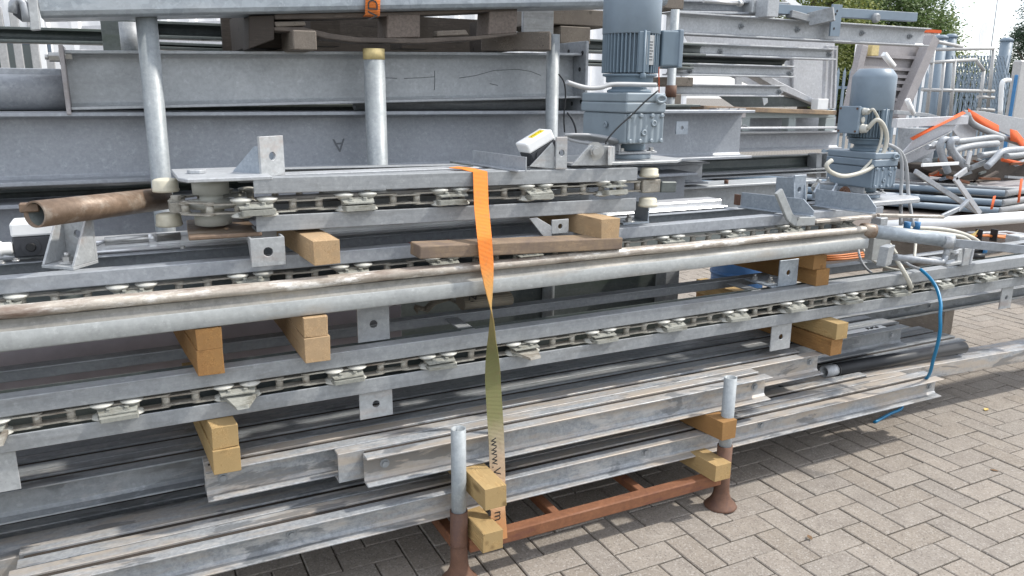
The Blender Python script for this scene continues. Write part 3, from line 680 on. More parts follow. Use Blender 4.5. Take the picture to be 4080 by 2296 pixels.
# white enclosure with black side
def control_box(name, label, c, rot, sx, sy, sz, sticker=False):
    t = thing(name, label, 'control box', c)
    R = Matrix.Rotation(rot, 3, 'Y'); 
    X, Y, Z = R@V((1, 0, 0)), V((0, 1, 0)), R@V((0, 0, 1)); c = V(c)
    m = MB(); m.obox(c+Z*sz*.80, X*sx/2, Y*sy/2, Z*sz*.20); m.build('lid', M['white'], t, .006, seg=2)
    m = MB(); m.obox(c+Z*sz*.30, X*sx/2*.98, Y*sy/2*.97, Z*sz*.298); m.build('housing', M['darkgrey'], t, .004)
    m = MB(); m.lathe(c+Y*(-sy/2-.001)+Z*sz*.30-X*sx*.15, [(.024, 0), (.024, .003)], 20, -Y); m.build('cap', M['darkgrey'], t)
    m = MB(); m.lathe(c+Y*(-sy/2-.004)+Z*sz*.30-X*sx*.15, [(.013, 0), (.011, .005)], 16, -Y); m.build('knob', M['black'], t)
    return t, X, Y, Z, c
c = at(*C(0, 850, 2.576, 430, 410), 2.62); t, X, Y, Z, c = control_box('control_box', 'white control box with black housing under the brown pipe end', c, 0, .13, .11, .10)
m = MB(); m.lathe(c+V((.0, 0, .101)), [(.018, 0), (.018, .008), (.013, .009), (.011, .03)], 14); m.build('gland', M['white'], t)
# grey cable at the far left
m = MB(); p = [at(*C(0, 850, 2.576, x, y), 2.58) for x, y in ((-60, 400), (40, 405), (130, 420), (250, 435), (440, 432))]
m.tube(p, .006, 8); q = [at(*C(0, 850, 2.576, x, y), 2.6) for x, y in ((50, 365), (120, 370), (170, 385), (190, 420))]; m.tube(q, .007, 8)
m.build('cable', M['cable_grey'], None, label='grey cable ending in white gland at the left edge on the upper track', cat='cable', origin=p[2])
m = MB(); c = at(*C(0, 850, 2.576, 20, 365), 2.57); m.lathe(c+V((-.03, 0, 0)), [(.022, 0), (.022, .03), (.018, .032), (.018, .052), (.012, .056)], 14, (1, 0, 0)); m.build('cable_gland', M['white'], None, label='white plastic cable gland at the left edge of the photo', cat='cable gland', origin=c)
# hex nuts on cover strip
for x, y in ((165, 490), (15, 515), (1880, 360)):
    m = MB(); m.bolt(atz(*C(0, 850, 2.576, x, y), 1.054), (0, 0, 1), .006, .005, 0); m.build('bolt', M['nickel'], ut)
# red marker writing on the upper rail's top
def flat_text(txt, size, c, ux, uy, m, parent, name='lettering', ext=.0006):
    cu = bpy.data.curves.new('t', 'FONT'); cu.body = txt; cu.size = size; cu.extrude = ext; cu.align_x = 'CENTER'; cu.align_y = 'CENTER'
    ob = bpy.data.objects.new('t', cu); me = bpy.data.meshes.new_from_object(ob); bpy.data.objects.remove(ob)
    me.name = name; me.materials.clear(); me.materials.append(m)
    ux, uy = V(ux).normalized(), V(uy).normalized(); n = ux.cross(uy)
    for v in me.vertices:
        v.co = V(c)+ux*v.co.x+uy*v.co.y+n*v.co.z-wloc(parent)
    o = bpy.data.objects.new(name, me); COL.objects.link(o); o.parent = parent; WL[o.name] = wloc(parent); return o
flat_text('7H  7 4', .05, (.90, 2.387, 1.0412), (1, 0, 0), (0, -1, 0), M['redmark'], ut)
# angles, lever and blade on the right end of the upper track
aa = thing('angle_bar', 'blue grey angle iron lying skewed across the upper track, left piece', 'angle iron', at(*C(2600, 650, 2.342, 1150, 470), 2.42), 'angle irons on the upper track')
def angle(t, a, b, h, wd, mname='bracket_blue', flip=1, cut=0):
    a, b = V(a), V(b); d = (b-a).normalized(); side = V((0, 0, 1)).cross(d).normalized()
    m = MB(); e = b-d*cut
    m.poly([a, b, b+V((0, 0, h*.35)), e+V((0, 0, h)), a+V((0, 0, h))], side, .005)
    m.poly([a, b, b-side*wd*flip, a-side*wd*flip], (0, 0, 1), .005)
    m.build('angle', M[mname], t, .0008)
za = 1.047
a = atz(*C(2600, 650, 2.342, 820, 415), za); b = atz(*C(2600, 650, 2.342, 1500, 500), za); angle(aa, a, b, .066, .02, cut=.05)
m = MB(); m.box(a.x-.012, a.x-.002, a.y, a.y+.03, za+.01, za+.055); m.build('end_block', M['rustbolt'], aa)
ab = thing('angle_bar', 'blue grey angle iron with clipped corner in front of the right motor bracket', 'angle iron', at(*C(2600, 650, 2.342, 1800, 430), 2.5), 'angle irons on the upper track')
a = atz(*C(2600, 650, 2.342, 1510, 400), za); b = atz(*C(2600, 650, 2.342, 2080, 475), za); angle(ab, a, b, .075, .02, cut=.045)
# motor bracket box with nuts
mbk = thing('motor_bracket', 'blue grey bracket with square face plate and rusty bolt before the right motor', 'bracket', atz(*C(2600, 650, 2.342, 1390, 400), za))
a = atz(*C(2600, 650, 2.342, 1300, 385), za+.012); b = atz(*C(2600, 650, 2.342, 1480, 390), za+.012); Yb = a.y
m = MB(); m.plate(((a.x+b.x)/2, Yb, za+.075), (1, 0, 0), (0, 0, 1), .008, b.x-a.x, .125, .011); m.build('face_plate', M['bracket_blue'], mbk, .001)
for x in (a.x, b.x): 
    m = MB(); m.poly([(x-.004, Yb-.02, za), (x-.004, Yb+.1, za), (x-.004, Yb+.1, za+.12), (x-.004, Yb, za+.13)], (1, 0, 0), .008); m.build('gusset', M['bracket_blue'], mbk, .001)
p = at(*C(2600, 650, 2.342, 1510, 195), Yb+.09); q = at(*C(2600, 650, 2.342, 1970, 235), Yb+.02)
m = MB(); m.poly([p, q, q+V((0, 0, -.075)), p+V((0, 0, -.075))], (0, 1, .0), .008); m.build('side_plate', M['bracket_blue'], mbk, .001)
for px in (1555, 1720):
    p = at(*C(2600, 650, 2.342, px, 215), Yb+.03); q = at(*C(2600, 650, 2.342, px-50, 300), Yb+.0); m = MB(); m.bar(p, q, .008, .03); m.build('rib', M['bracket_blue'], mbk, .001)
p = at(*C(2600, 650, 2.342, 1790, 275), Yb+.02); m = MB(); m.bolt(p, (-.3, -1, 0), .018, .014, .022); m.build('bolt', M['rustbolt'], mbk)
p = at(*C(2600, 650, 2.342, 1520, 230), Yb+.08); m = MB(); m.bolt(p, (-.3, -1, 0), .014, .012, .01); m.build('bolt', M['nickel'], mbk)
for dx in (-.07, .0, .07):
    m = MB(); p = at(*C(2600, 650, 2.342, 1640, 175), Yb+.16); m.bolt((p.x+dx, p.y, p.z), (0, 0, 1), .009, .008, .012); m.build('bolt', M['nickel'], mbk)
m = MB(); m.box(p.x-.09, p.x+.12, p.y-.03, p.y+.03, p.z-.01, p.z)
m.build('top_plate', M['bracket'], mbk, .001)
# paddle lever
pl = thing('paddle_lever', 'upturned flat steel paddle resting on the upper track near its right end', 'lever', atz(*C(2600, 650, 2.342, 1400, 560), za))
pts = [at(*C(2600, 650, 2.342, x, y), 2.30) for x, y in ((1172, 262), (1228, 395), (1275, 505), (1330, 548), (1500, 540))]
m = MB()
for k in range(len(pts)-1):
    m.bar(pts[k], pts[k+1]+(pts[k+1]-pts[k]).normalized()*.004, .036, .016, up=(0, -1, .0))
m.build('paddle', M['guard'], pl, .003, seg=2)
# flat greasy bar beyond
gb = thing('flat_bar', 'greasy flat bar with bent lever tip at the right end of the guide rail', 'flat bar', (3.0, 2.3, 1.0))
p = [at(*C(2600, 650, 2.342, 1500, 545), 2.33), at(*C(2600, 650, 2.342, 2030, 500), 2.34), at(*C(3300, 800, 3.303, 640, 190), 2.32), at(*C(3300, 800, 3.303, 1500, 212), 2.22)]
m = MB()
for k in range(3): m.bar(p[k], p[k+1], .035, .014)
m.build('bar', M['guard_top'], gb, .003)
q = [at(*C(3300, 800, 3.303, 1490, 212), 2.22), at(*C(3300, 800, 3.303, 1720, 105), 2.22), at(*C(3300, 800, 3.303, 1845, -10), 2.22)]
m = MB(); m.bar(q[0], q[1], .012, .02); m.bar(q[1]-V((.01, 0, .01)), q[2], .018, .012); m.build('lever', M['galv'], gb, .002)

# ---- greasy guide rail: tube on top of a web with rounded lower edge
gr = thing('guide_rail', 'long greasy guide rail with paint smeared round top crossing the whole stack', 'guide rail', (1.2, 2.2, .89))
def guard_prof(H, part):
    if part == 'web': return [(.010, 0), (.002, .03*H), (0, .075*H), (0, .43*H), (.002, .46*H), (.034, .46*H), (.034, 0)]
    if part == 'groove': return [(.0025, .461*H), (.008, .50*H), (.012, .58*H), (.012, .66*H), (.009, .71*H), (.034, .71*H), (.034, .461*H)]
    cy = .845*H; R = .155*H; cx = .024; return [(cx+R*1.35*math.cos(a), cy+R*math.sin(a)) for a in [math.pi*2*k/20 for k in range(20)]]
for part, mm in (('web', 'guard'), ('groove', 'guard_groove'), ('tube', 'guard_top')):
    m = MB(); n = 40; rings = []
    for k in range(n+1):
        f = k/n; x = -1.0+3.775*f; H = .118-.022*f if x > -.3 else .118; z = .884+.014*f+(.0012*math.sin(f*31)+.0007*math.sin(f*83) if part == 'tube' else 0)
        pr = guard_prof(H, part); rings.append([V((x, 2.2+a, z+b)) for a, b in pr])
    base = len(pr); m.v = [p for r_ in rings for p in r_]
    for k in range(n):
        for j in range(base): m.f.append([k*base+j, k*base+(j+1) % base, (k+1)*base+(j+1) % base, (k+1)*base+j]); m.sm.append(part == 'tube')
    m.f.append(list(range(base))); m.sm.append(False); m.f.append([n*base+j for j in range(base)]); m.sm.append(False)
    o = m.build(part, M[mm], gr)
    o.data.set_sharp_from_angle(angle=rad(40))
# welded pivot arm at its right end
pv = thing('pivot_arm', 'dirty galvanised pipe arm with swivel joint and square counterweight right of the guide rail', 'pipe arm', (2.95, 2.1, .85))
a = V((2.785, 2.225, .972)); b = atz(*C(3300, 800, 3.303, 1630, 530), .955); b = at(*C(3300, 800, 3.303, 1630, 530), 2.06)
m = MB(); m.cyl(a, b, .029, 20); m.build('arm_pipe', M['box'], pv)
m = MB(); m.lathe(a, [(.0275, -.025), (.0305, -.012), (.0315, 0), (.0305, .02), (.0295, .035)], 16, b-a); m.build('weld', M['rust_pipe'], pv)
Yp = b.y; P5 = lambda x, y, Y=None: at(*C(3300, 800, 3.303, x, y), Yp if Y is None else Y)
m = MB(); p = P5(1580, 530); m.cyl(p+V((0, 0, .022)), p-V((0, 0, .028)), .024, 16); m.cyl(P5(1580, 600), P5(1545, 760), .014, 14); m.build('swivel', M['zinc_bright'], pv)
m = MB(); m.tube([P5(1545, 720), P5(1530, 780), P5(1490, 805), P5(1420, 805), P5(880, 745)], .0135, 14); m.build('crank_rod', M['galv'], pv)
p = P5(755, 720, Yp-.01); m = MB(); m.obox(p, (.034, .012, 0), (-.006, .016, 0), (.005, 0, .039)); m.build('counterweight', M['galv_dull'], pv, .002)
m = MB(); p = P5(1640, 690); m.bar(P5(1560, 650), P5(1700, 690), .03, .012); m.bar(P5(1510, 840), P5(1700, 800), .04, .012); m.bar(P5(1720, 640), P5(1715, 800), .03, .012, up=(0, 1, 0)); m.build('yoke', M['bracket'], pv, .001)
m = MB(); m.cyl(P5(1650, 670), P5(1650, 700), .018, 14); m.build('bush', M['zinc_bright'], pv)
a2 = P5(1655, 555); b2 = atz(*C(3300, 800, 3.303, 2750, 660), a2.z-.0)
m = MB(); m.bar(a2, b2, .012, .034); m.build('flat_arm', M['galv'], pv, .001)
m = MB(); p = P5(650, 620, 2.3); m.obox(p, (.055, 0, 0), (0, .02, 0), (0, 0, .05)); m.build('rear_block', M['guard'], pv, .002)
# switch box on the lower track
sb = thing('switch_box', 'pale grey cast switch box with black glands standing on the lower chain track at right', 'switch box', atz(*C(3300, 800, 3.303, 1850, 850), .753))
c0 = atz(*C(3300, 800, 3.303, 1830, 855), .757); 
m = MB(); m.hexa([c0+V(p) for p in ((-.04, 0, 0), (.012, 0, 0), (.075, .09, 0), (-.0, .1, 0), (-.035, 0, .085), (.02, 0, .085), (.075, .09, .085), (.0, .1, .085))]); m.build('housing', M['bracket'], sb, .004, seg=2)
m = MB(); m.hexa([c0+V(p) for p in ((.0125, -.001, .004), (.075, .088, .004), (.085, .083, .004), (.022, -.006, .004), (.02, -.001, .08), (.075, .088, .08), (.085, .083, .08), (.03, -.006, .08))]); m.build('cover', M['sheet'], sb, .003)
m = MB(); p = c0+V((.055, .03, .035)); m.cyl(p, p+V((.05, -.035, 0)), .014, 12); m.cyl(p+V((.02, .03, .02)), p+V((.08, .0, .02)), .015, 12); m.build('gland', M['black'], sb)
m = MB(); p = c0+V((.13, .02, .06)); m.cyl(p, p+V((.012, -.008, 0)), .017, 12); m.build('blue_ring', M['blue_plastic'], sb)
# blue hose, cream conduit and grey leads
def cable(pts, r, mname, label, n=8, name='cable', cat='cable'):
    P = []
    for k in range(len(pts)-1):
        p0, p1, p2, p3 = pts[max(k-1, 0)], pts[k], pts[k+1], pts[min(k+2, len(pts)-1)]
        for s in range(5):
            t = s/5; P.append(.5*((2*p1)+(p2-p0)*t+(2*p0-5*p1+4*p2-p3)*t*t+(3*p1-p0-3*p2+p3)*t**3))
    P.append(pts[-1]); m = MB(); m.tube(P, r, n)
    return m.build(name, M[mname], None, label=label, cat=cat, origin=P[len(P)//2])
D = lambda x, y, Y: at(x, y, Y)
hp = [D(*C(3300, 800, 3.303, 1215, 905), 2.22), D(*C(3300, 800, 3.303, 1330, 1010), 2.16), D(*C(3300, 800, 3.303, 1430, 1160), 2.1), D(*C(3300, 800, 3.303, 1478, 1350), 2.05), D(*C(2900, 1250, 2.576, 2180, 0), 2.03), D(*C(2900, 1250, 2.576, 2175, 200), 2.02), D(*C(2900, 1250, 2.576, 2115, 450), 2.06), D(*C(2900, 1250, 2.576, 2020, 680), 2.135), V((3.2, 2.3, .21)), V((3.42, 2.44, .07)), atz(*C(2900, 1250, 2.576, 1790, 958), .010), atz(*C(2900, 1250, 2.576, 1660, 1030), .008), atz(*C(2900, 1250, 2.576, 1505, 1115), .008)]
cable(hp, .0075, 'cable_blue', 'bright blue hose looping down from the lower track to the pavers', 10, 'hose', 'hose')
cable([D(*C(3300, 800, 3.303, x, y), Y) for x, y, Y in ((1000, 800, 2.3), (1090, 860, 2.28), (1215, 905, 2.22))], .0065, 'cable_grey', 'grey sleeve joining the blue hose on the lower track')
cable([D(*C(3300, 800, 3.303, x, y), Y) for x, y, Y in ((905, 790, 2.28), (985, 920, 2.24), (1060, 1060, 2.22), (1095, 1140, 2.22))], .0095, 'cable_cream', 'short cream conduit stub hanging in front of the lower track', 10)
cable([D(*C(3300, 800, 3.303, x, y), Y) for x, y, Y in ((395, 640, 2.6), (425, 770, 2.52), (490, 880, 2.45), (570, 950, 2.4))], .006, 'cable_grey', 'grey lead dropping behind the lower track left of the counterweight')
cable([D(*C(3300, 800, 3.303, x, y), Y) for x, y, Y in ((460, 640, 2.6), (530, 740, 2.52), (650, 830, 2.42), (800, 890, 2.36), (960, 920, 2.32))], .006, 'cable_cream', 'cream lead curving under the counterweight to the lower track')
cable([D(*C(3300, 800, 3.303, x, y), Y) for x, y, Y in ((760, 520, 2.5), (830, 600, 2.42), (900, 710, 2.34))], .008, 'cable_cream', 'pale conduit behind the counterweight plate')
cable([D(*C(3300, 800, 3.303, x, y), Y) for x, y, Y in ((1150, 560, 2.5), (1140, 680, 2.45), (1132, 745, 2.42))], .007, 'cable_cream', 'pale conduit end standing under the pipe arm')

# ---- short top chain track
tt = thing('chain_track', 'short chain track on top of the stack with white sprocket end and gear motor', 'chain conveyor', (.9, 2.34, 1.11), 'chain tracks stacked on timbers')
DZ = -.012
track(tt, .345, 1.685, 2.34, 1.112, 1.270, .325, .048, .047, 'galv_dull', 'galv_dull', DZ)
chain_run(tt, .26, 1.74, 2.366, 1.191, .302, pads='all', zs=1.3)
chain_run(tt, .30, 1.70, 2.64, 1.191, .30, pads='n', zs=1.3)
m = MB(); m.poly([(.15, 2.40, 1.2705), (.17, 2.338, 1.2705), (.40, 2.338, 1.2705), (.40, 2.666, 1.2705), (.15, 2.666, 1.2705)], (0, 0, 1), .011); m.build('end_plate', M['zinc_bright'], tt, .002)
m = MB(); m.box(.4, 1.62, 2.392, 2.455, 1.2572, 1.2665); m.box(.4, 1.62, 2.52, 2.60, 1.2572, 1.2665); m.build('top_strip', M['zinc_bright'], tt, .002)
m = MB(); m.poly([(.16, 2.345, 1.108), (.36, 2.338, 1.108), (.36, 2.666, 1.108), (.18, 2.666, 1.108)], (0, 0, 1), .012); m.build('end_plate', M['rust_pipe'], tt, .003)
hub = V((.245, 2.500, 0))
m = MB(); m.lathe(hub+V((0, 0, 1.125)), [(.042, 0), (.053, .004), (.053, .035), (.034, .038), (.034, .052), (.070, .055), (.073, .062), (.070, .074), (.034, .077), (.034, .092), (.052, .095), (.053, .142)], 36); m.build('sprocket', M['wheel_grey'], tt)
for x, y in ((.215, 2.36), (.155, 2.565)):
    for z in (1.118, 1.222):
        m = MB(); m.lathe((x-.03, y, z), [(.02, 0), (.036, .002), (.039, .006), (.037, .012), (.036, .036), (.03, .04), (.02, .042)], 24); m.build('roller', M['wheel'], tt) if (x < .2 or z > 2) else None
a = (.302, 2.366); ring = [(.302, 2.366), (.226, 2.378), (.165, 2.425), (.142, 2.5), (.165, 2.58), (.226, 2.628), (.302, 2.64)]
for k in range(len(ring)-1):
    p, q = V((*ring[k], 1.19)), V((*ring[k+1], 1.19)); an = math.atan2((q-p).y, (q-p).x)
    inst(ME_OUT if k % 2 else ME_IN, 'chain_link', tt, (p+q)/2, an); inst(ME_PIN, 'chain_pin', tt, p)
m = MB(); m.box(.125, .165, 2.44, 2.52, 1.175, 1.205); m.bolt((.145, 2.47, 1.206), (0, 0, 1), .015, .014, .0); m.build('chain_lock', M['chain'], tt, .002)
m = MB(); m.lathe(hub+V((-.035, 0, 1.2815)), [(.0, 0), (.028, 0), (.028, .011), (.0, .011)], 6, smooth=False); m.build('nut', M['zinc_bright'], tt, .002)
# inner core so that the two chain runs have a plate between them
m = MB(); m.box(.42, 1.6, 2.42, 2.585, 1.188, 1.194); m.build('dark_inner_plate', M['chain_dark'], tt)
# right chain end
for z in (1.112, 1.222):
    m = MB(); m.lathe((1.755, 2.365, z), [(.016, 0), (.034, .001), (.037, .004), (.0365, .012), (.033, .014), (.033, .030), (.028, .034), (.012, .036)], 24); m.build('roller', M['wheel'], tt)
m = MB(); m.box(1.72, 1.80, 2.35, 2.39, 1.166, 1.214); m.build('chain_lock', M['chain'], tt, .003)
m = MB(); m.bar((1.80, 2.36, 1.185), (1.87, 2.36, 1.182), .03, .04); m.build('end_clamp', M['dark_steel'], tt, .003)
# small hanging bracket and top bracket
a, b = at(*C(600, 600, 2.576, 1040, 1200), 2.30), at(*C(600, 600, 2.576, 1390, 1180), 2.30)
hb = thing('gusset_bracket', 'rust tinted bracket with round hole hanging under the short track, left of the fresh timber', 'bracket', (a.x, 2.32, a.z), 'steel foot brackets')
drop_plate(hb, a.x, b.x, 2.302, a.z, 1.1095, 'bracket', .0135, .008, name='face_plate')
m = MB(); m.poly([(a.x, 2.307, a.z+.01), (a.x, 2.36, 1.1095), (a.x, 2.307, 1.1095)], (1, 0, 0), .006); m.build('gusset', M['bracket'], hb)
m = MB(); m.poly([(b.x-.006, 2.307, a.z+.01), (b.x-.006, 2.36, 1.1095), (b.x-.006, 2.307, 1.1095)], (1, 0, 0), .006); m.build('gusset', M['bracket'], hb)
p0 = V((.379, 2.417, 1.2705)); ex = V((.838, .547, 0)).normalized(); ey = V((-ex.y, ex.x, 0)); Z_ = V((0, 0, 1))
tb = thing('gusset_bracket', 'upright bracket with round hole on the left half of the short track top', 'bracket', p0, 'steel foot brackets')
m = MB(); m.plate(p0+ex*.047+Z_*.06, ex, Z_, .009, .094, .118, .0125, .0, .0); m.build('face_plate', M['bracket'], tb, .001)
m = MB(); m.poly([p0+ey*.005, p0+ex*.094+ey*.005, p0+ex*.094+ey*.126, p0+ey*.126], (0, 0, 1), .008); m.build('base', M['bracket'], tb, .001)
for o_ in (.0, .087):
    q = p0+ex*o_; m = MB(); m.poly([q+ey*.005+Z_*.0085, q+ey*.124+Z_*.0085, q+ey*.02+Z_*.09, q+ey*.005+Z_*.09], ex, .007); m.build('gusset', M['bracket_blue'], tb, .001)
# right hanging bracket + foot next to second timber
a, b = at(*T(1, 1, 1590, 335), 2.33), at(*T(1, 1, 1660, 330), 2.33)
rbk = thing('gusset_bracket', 'bracket with slanted gusset hanging under the short track beside the right timber', 'bracket', (a.x, 2.33, 1.035), 'steel foot brackets')
drop_plate(rbk, a.x, b.x+.03, 2.335, 1.045, 1.094, 'bracket', .009, .007, name='face_plate')
p = [at(*T(1, 1, x, y), 2.333) for x, y in ((1420, 200), (1480, 195), (1590, 260), (1590, 335), (1525, 335))]
m = MB(); m.poly(p, (0, 1, 0), .007); m.build('gusset', M['bracket'], rbk, .001)
p = atz(*T(1, 1, 2170, 225), 1.045); fb = thing('foot_bracket', 'thin angle foot with one hex bolt right of the fresh timber', 'bracket', p)
m = MB(); m.box(p.x-.05, p.x+.07, p.y-.035, p.y+.06, 1.041, 1.047); m.box(p.x+.066, p.x+.071, p.y-.03, p.y+.06, 1.0475, 1.115); m.build('angle', M['bracket_blue'], fb)
m = MB(); m.bolt((p.x, p.y, 1.047), (0, 0, 1), .014, .012, .012); m.build('bolt', M['nickel'], fb)
# brown scuffed pipe
a, b = at(*T(0, 1, 262, 170), 2.30), at(*T(0, 1, 1240, 50), 2.66)
bp = thing('brown_pipe', 'scuffed brown steel pipe with open end poking out left of the short track', 'pipe', (a+b)/2-V((0, 0, .035)))
m = MB(); m.pipe(a, b, .0345, .030, 28); m.build('pipe', M['rust_pipe'], bp)
m = MB(); m.pipe(a+(b-a)*.02, a+(b-a)*.9, .0298, .0292, 20); m.build('lining', M['dark_steel'], bp)
m = MB(); p = a+V((-.012, .03, .015)); m.obox(p, (.022, 0, 0), (0, .012, 0), (0, 0, .012)); m.build('lug', M['rust_pipe'], bp, .003)

# ---- items on the short track: angle, control box, bracket, cable loop
P6 = lambda x, y, z: atz(*T(1, 0, x, y), z)
ch = thing('angle_bar', 'short galvanised angle lying askew on the short track beside the white control box', 'angle iron', P6(1200, 1250, 1.27), 'angle irons on the upper track')
a, b = P6(990, 1235, 1.268), P6(1390, 1298, 1.268); angle(ch, a, b, .048, .03, 'galv')
m = MB(); q = P6(900, 1250, 1.268); m.bar(P6(830, 1225, 1.285), P6(985, 1250, 1.27), .02, .006); m.build('tongue', M['dark_steel'], ch)
c = P6(1440, 1240, 1.285)+V((.062, .035, .010)); t, X, Y, Z, c = control_box('control_box', 'white control box with black front and yellow sticker tilted on the short track', c, rad(-27), .11, .085, .092)
m = MB(); p = c+Z*.0925+X*.015; m.obox(p, X*.026, Y*.016, Z*.0006); m.build('sticker', M['yellow'], t)
flat_text('PIC 73', .016, p+Z*.0008, X, Y, M['blackmark'], t, ext=.0002)
kb = thing('gusset_bracket', 'gusseted bracket holding the tilted white control box on the short track', 'bracket', P6(1640, 1270, 1.27), 'steel foot brackets')
a, b = P6(1615, 1277, 1.268), P6(1688, 1272, 1.268); yb = a.y; wx = b.x-a.x
m = MB(); m.plate((a.x+wx/2, yb, 1.268+.054), (1, 0, 0), (0, 0, 1), .009, wx, .108, .011, .0, .0); m.build('face_plate', M['bracket'], kb, .001)
m = MB(); q = [at(*T(1, 0, x, y), yb+.006) for x, y in ((1425, 1258), (1610, 1275), (1610, 1110), (1595, 1075))]; m.poly(q, (0, 1, 0), .007); m.build('gusset', M['bracket'], kb, .001)
m = MB(); m.box(a.x-.09, b.x, yb+.0145, yb+.1, 1.262, 1.269); m.build('base', M['bracket'], kb)
# gusset with nut next to the motor
nb = thing('motor_bracket', 'triangular bracket with large hex nut at the foot of the left motor', 'bracket', P6(1900, 1245, 1.275))
yb = P6(1900, 1245, 1.28).y+.03
q = [at(*T(1, 0, x, y), yb) for x, y in ((1740, 1250), (2040, 1250), (2055, 1105), (1880, 1095))]; m = MB(); m.poly(q, (0, 1, 0), .01); m.build('web_plate', M['bracket'], nb, .001)
q = at(*T(1, 0, 2030, 1250), yb-.03); m = MB(); m.poly([at(*T(1, 0, 2012, 1105), yb-.02), at(*T(1, 0, 2055, 1105), yb+.03), at(*T(1, 0, 2050, 1248), yb+.03), at(*T(1, 0, 2010, 1248), yb-.02)], (1, 0, 0), .008); m.build('end_plate', M['bracket'], nb, .001)
q = at(*T(1, 0, 1915, 1140), yb-.002); m = MB(); m.bolt(q, (-.5, -1, 0), .020, .018, .0); m.lathe(q+V((-.008, -.016, 0)), [(.012, 0), (.012, .03)], 12, (-.5, -1, 0)); m.build('nut', M['nickel'], nb)
# ------------------------------------------------------------------ gear motors
def gear_motor(label, base, tbox, mats, scale):
    mc, mbdy, mg = mats
    t = thing('gear_motor', label, 'gear motor', base, 'gear motors on the chain tracks')
    B = V(base)
    def L(nm, prof, mm, n=40, c=(0, 0)):
        m = MB(); m.lathe(B+V((c[0], c[1], 0)), prof, n); return m.build(nm, M[mm], t, .0015)
    L('flange', [(.098, 0), (.10, .003), (.10, .017), (.095, .02)], mg)
    m = MB(); m.box(B.x-.105, B.x+.08, B.y-.10, B.y+.10, B.z+.021, B.z+.031); m.box(B.x-.105, B.x-.096, B.y-.10, B.y+.02, B.z+.0315, B.z+.078); m.build('mount_plate', M['zinc_bright'], t, .003, seg=2)
    for x in (-.082, .06):
        m = MB(); m.bolt(B+V((x, -.085, .0315)), (0, 0, 1), .0105, .011, .0); m.build('bolt', M['nickel'], t)
    L('neck', [(.075, .032), (.075, .07)], mbdy)
    # gearbox
    X0, X1, Y0, Y1 = B.x-.124, B.x+.064, B.y-.165, B.y+.165
    m = MB(); m.box(X0+.006, X1-.004, Y0+.008, Y1-.008, B.z+.065, B.z+.182); m.build('gearbox', M[mg], t, .009, seg=3)
    m = MB(); m.box(X0, X1, Y0, Y1, B.z+.1825, B.z+.222); m.box(X0+.002, X1-.002, Y0+.002, Y1-.002, B.z+.2225, B.z+.258); m.build('gearbox_housing', M[mg], t, .007, seg=3)
    # ribbed cover on the front
    m = MB(); n = 36; prof = []
    xa, xb = X0+.012, X1-.010
    for k in range(n+1):
        x = xa+(xb-xa)*k/n; prof.append((x, -.004*(.5+.5*math.cos(k/n*2*math.pi*6))))
    yf = Y0+.0075; zl, zh = B.z+.07, B.z+.178; vs = []
    for z in (zl, zh):
        for x, d in prof: vs.append((x, yf-.004+d, z))
        for x, d in prof[::-1]: vs.append((x, yf, z))
    q = 2*(n+1)
    m.add(vs, [(k, (k+1) % q, q+(k+1) % q, q+k) for k in range(q)], True); m.add([vs[k] for k in range(q)], [tuple(range(q))]); m.add([vs[q+k] for k in range(q)], [tuple(range(q))])
    m.build('ribbed_cover', M[mg], t)
    for fx in (.06, .34, .66, .94):
        for z in (zl+.006, zh-.006):
            m = MB(); p = V((xa+(xb-xa)*fx, yf-.0085, z)); m.lathe(p, [(.0095, 0), (.0095, .004), (.006, .0041), (.006, .007)], 8, (0, -1, 0)); m.build('cover_bolt', M[mg], t)
    for fx, z in ((.72, zh-.035), (.45, zl+.038)):
        m = MB(); m.lathe((xa+(xb-xa)*fx, yf-.0085, z), [(.0125, 0), (.0125, .004), (.006, .0042), (.006, .002)], 14, (0, -1, 0)); m.build('oil_plug', M[mg], t)
    m = MB(); c = V((X0-.0, B.y-.03, B.z+.135)); m.lathe(c, [(.012, 0), (.012, .006), (.006, .0065), (.006, .003)], 14, (-1, 0, 0)); m.build('oil_plug', M[mg], t)
    # lifting eye
    m = MB(); c = B+V((.03, -.168, .235)); m.tube([c+V((math.cos(a)*.021, -.006, math.sin(a)*.013)) for a in [math.pi*2*k/14 for k in range(15)]], .006, 8, cap=False); m.build('lifting_eye', M[mg], t)
    L('adapter', [(.088, .258), (.088, .268), (.07, .274), (.066, .292), (.094, .298), (.094, .318), (.108, .322), (.108, .33)], mbdy)
    # finned body
    m = MB(); n = 44; pr = []
    for k in range(n):
        a0 = 2*math.pi*k/n
        for da, R in ((0, .098), (.045, .098), (.055, .1125), (.09, .1125)): pr.append((R, a0+da))
    q = len(pr); vs = [B+V((R*math.cos(a), R*math.sin(a), z)) for z in (.334, .486) for R, a in pr]
    m.add(vs, [(k, (k+1) % q, q+(k+1) % q, q+k) for k in range(q)]); m.add(vs[:q], [tuple(range(q))]); m.add(vs[q:], [tuple(range(q))])
    m.build('finned_body', M[mbdy], t)
    m = MB(); a = rad(-98); d = V((math.cos(a), math.sin(a), 0)); s_ = V((-d.y, d.x, 0)); m.obox(B+d*.108+V((0, 0, .41)), s_*.023, d*.008, V((0, 0, .076))); m.cyl(B+d*.118+V((0, 0, .325)), B+d*.118+V((0, 0, .49)), .005, 8)
    m.lathe(B+d*.112+V((0, 0, .312)), [(.012, 0), (.012, .02)], 10); m.build('tie_rod', M[mbdy], t, .002)
    # fan cowl
    L('fan_cowl', [(.113, .480), (.1145, .482), (.1145, .655), (.111, .668), (.088, .698), (.083, .701), (0, .701)], mc, 48)
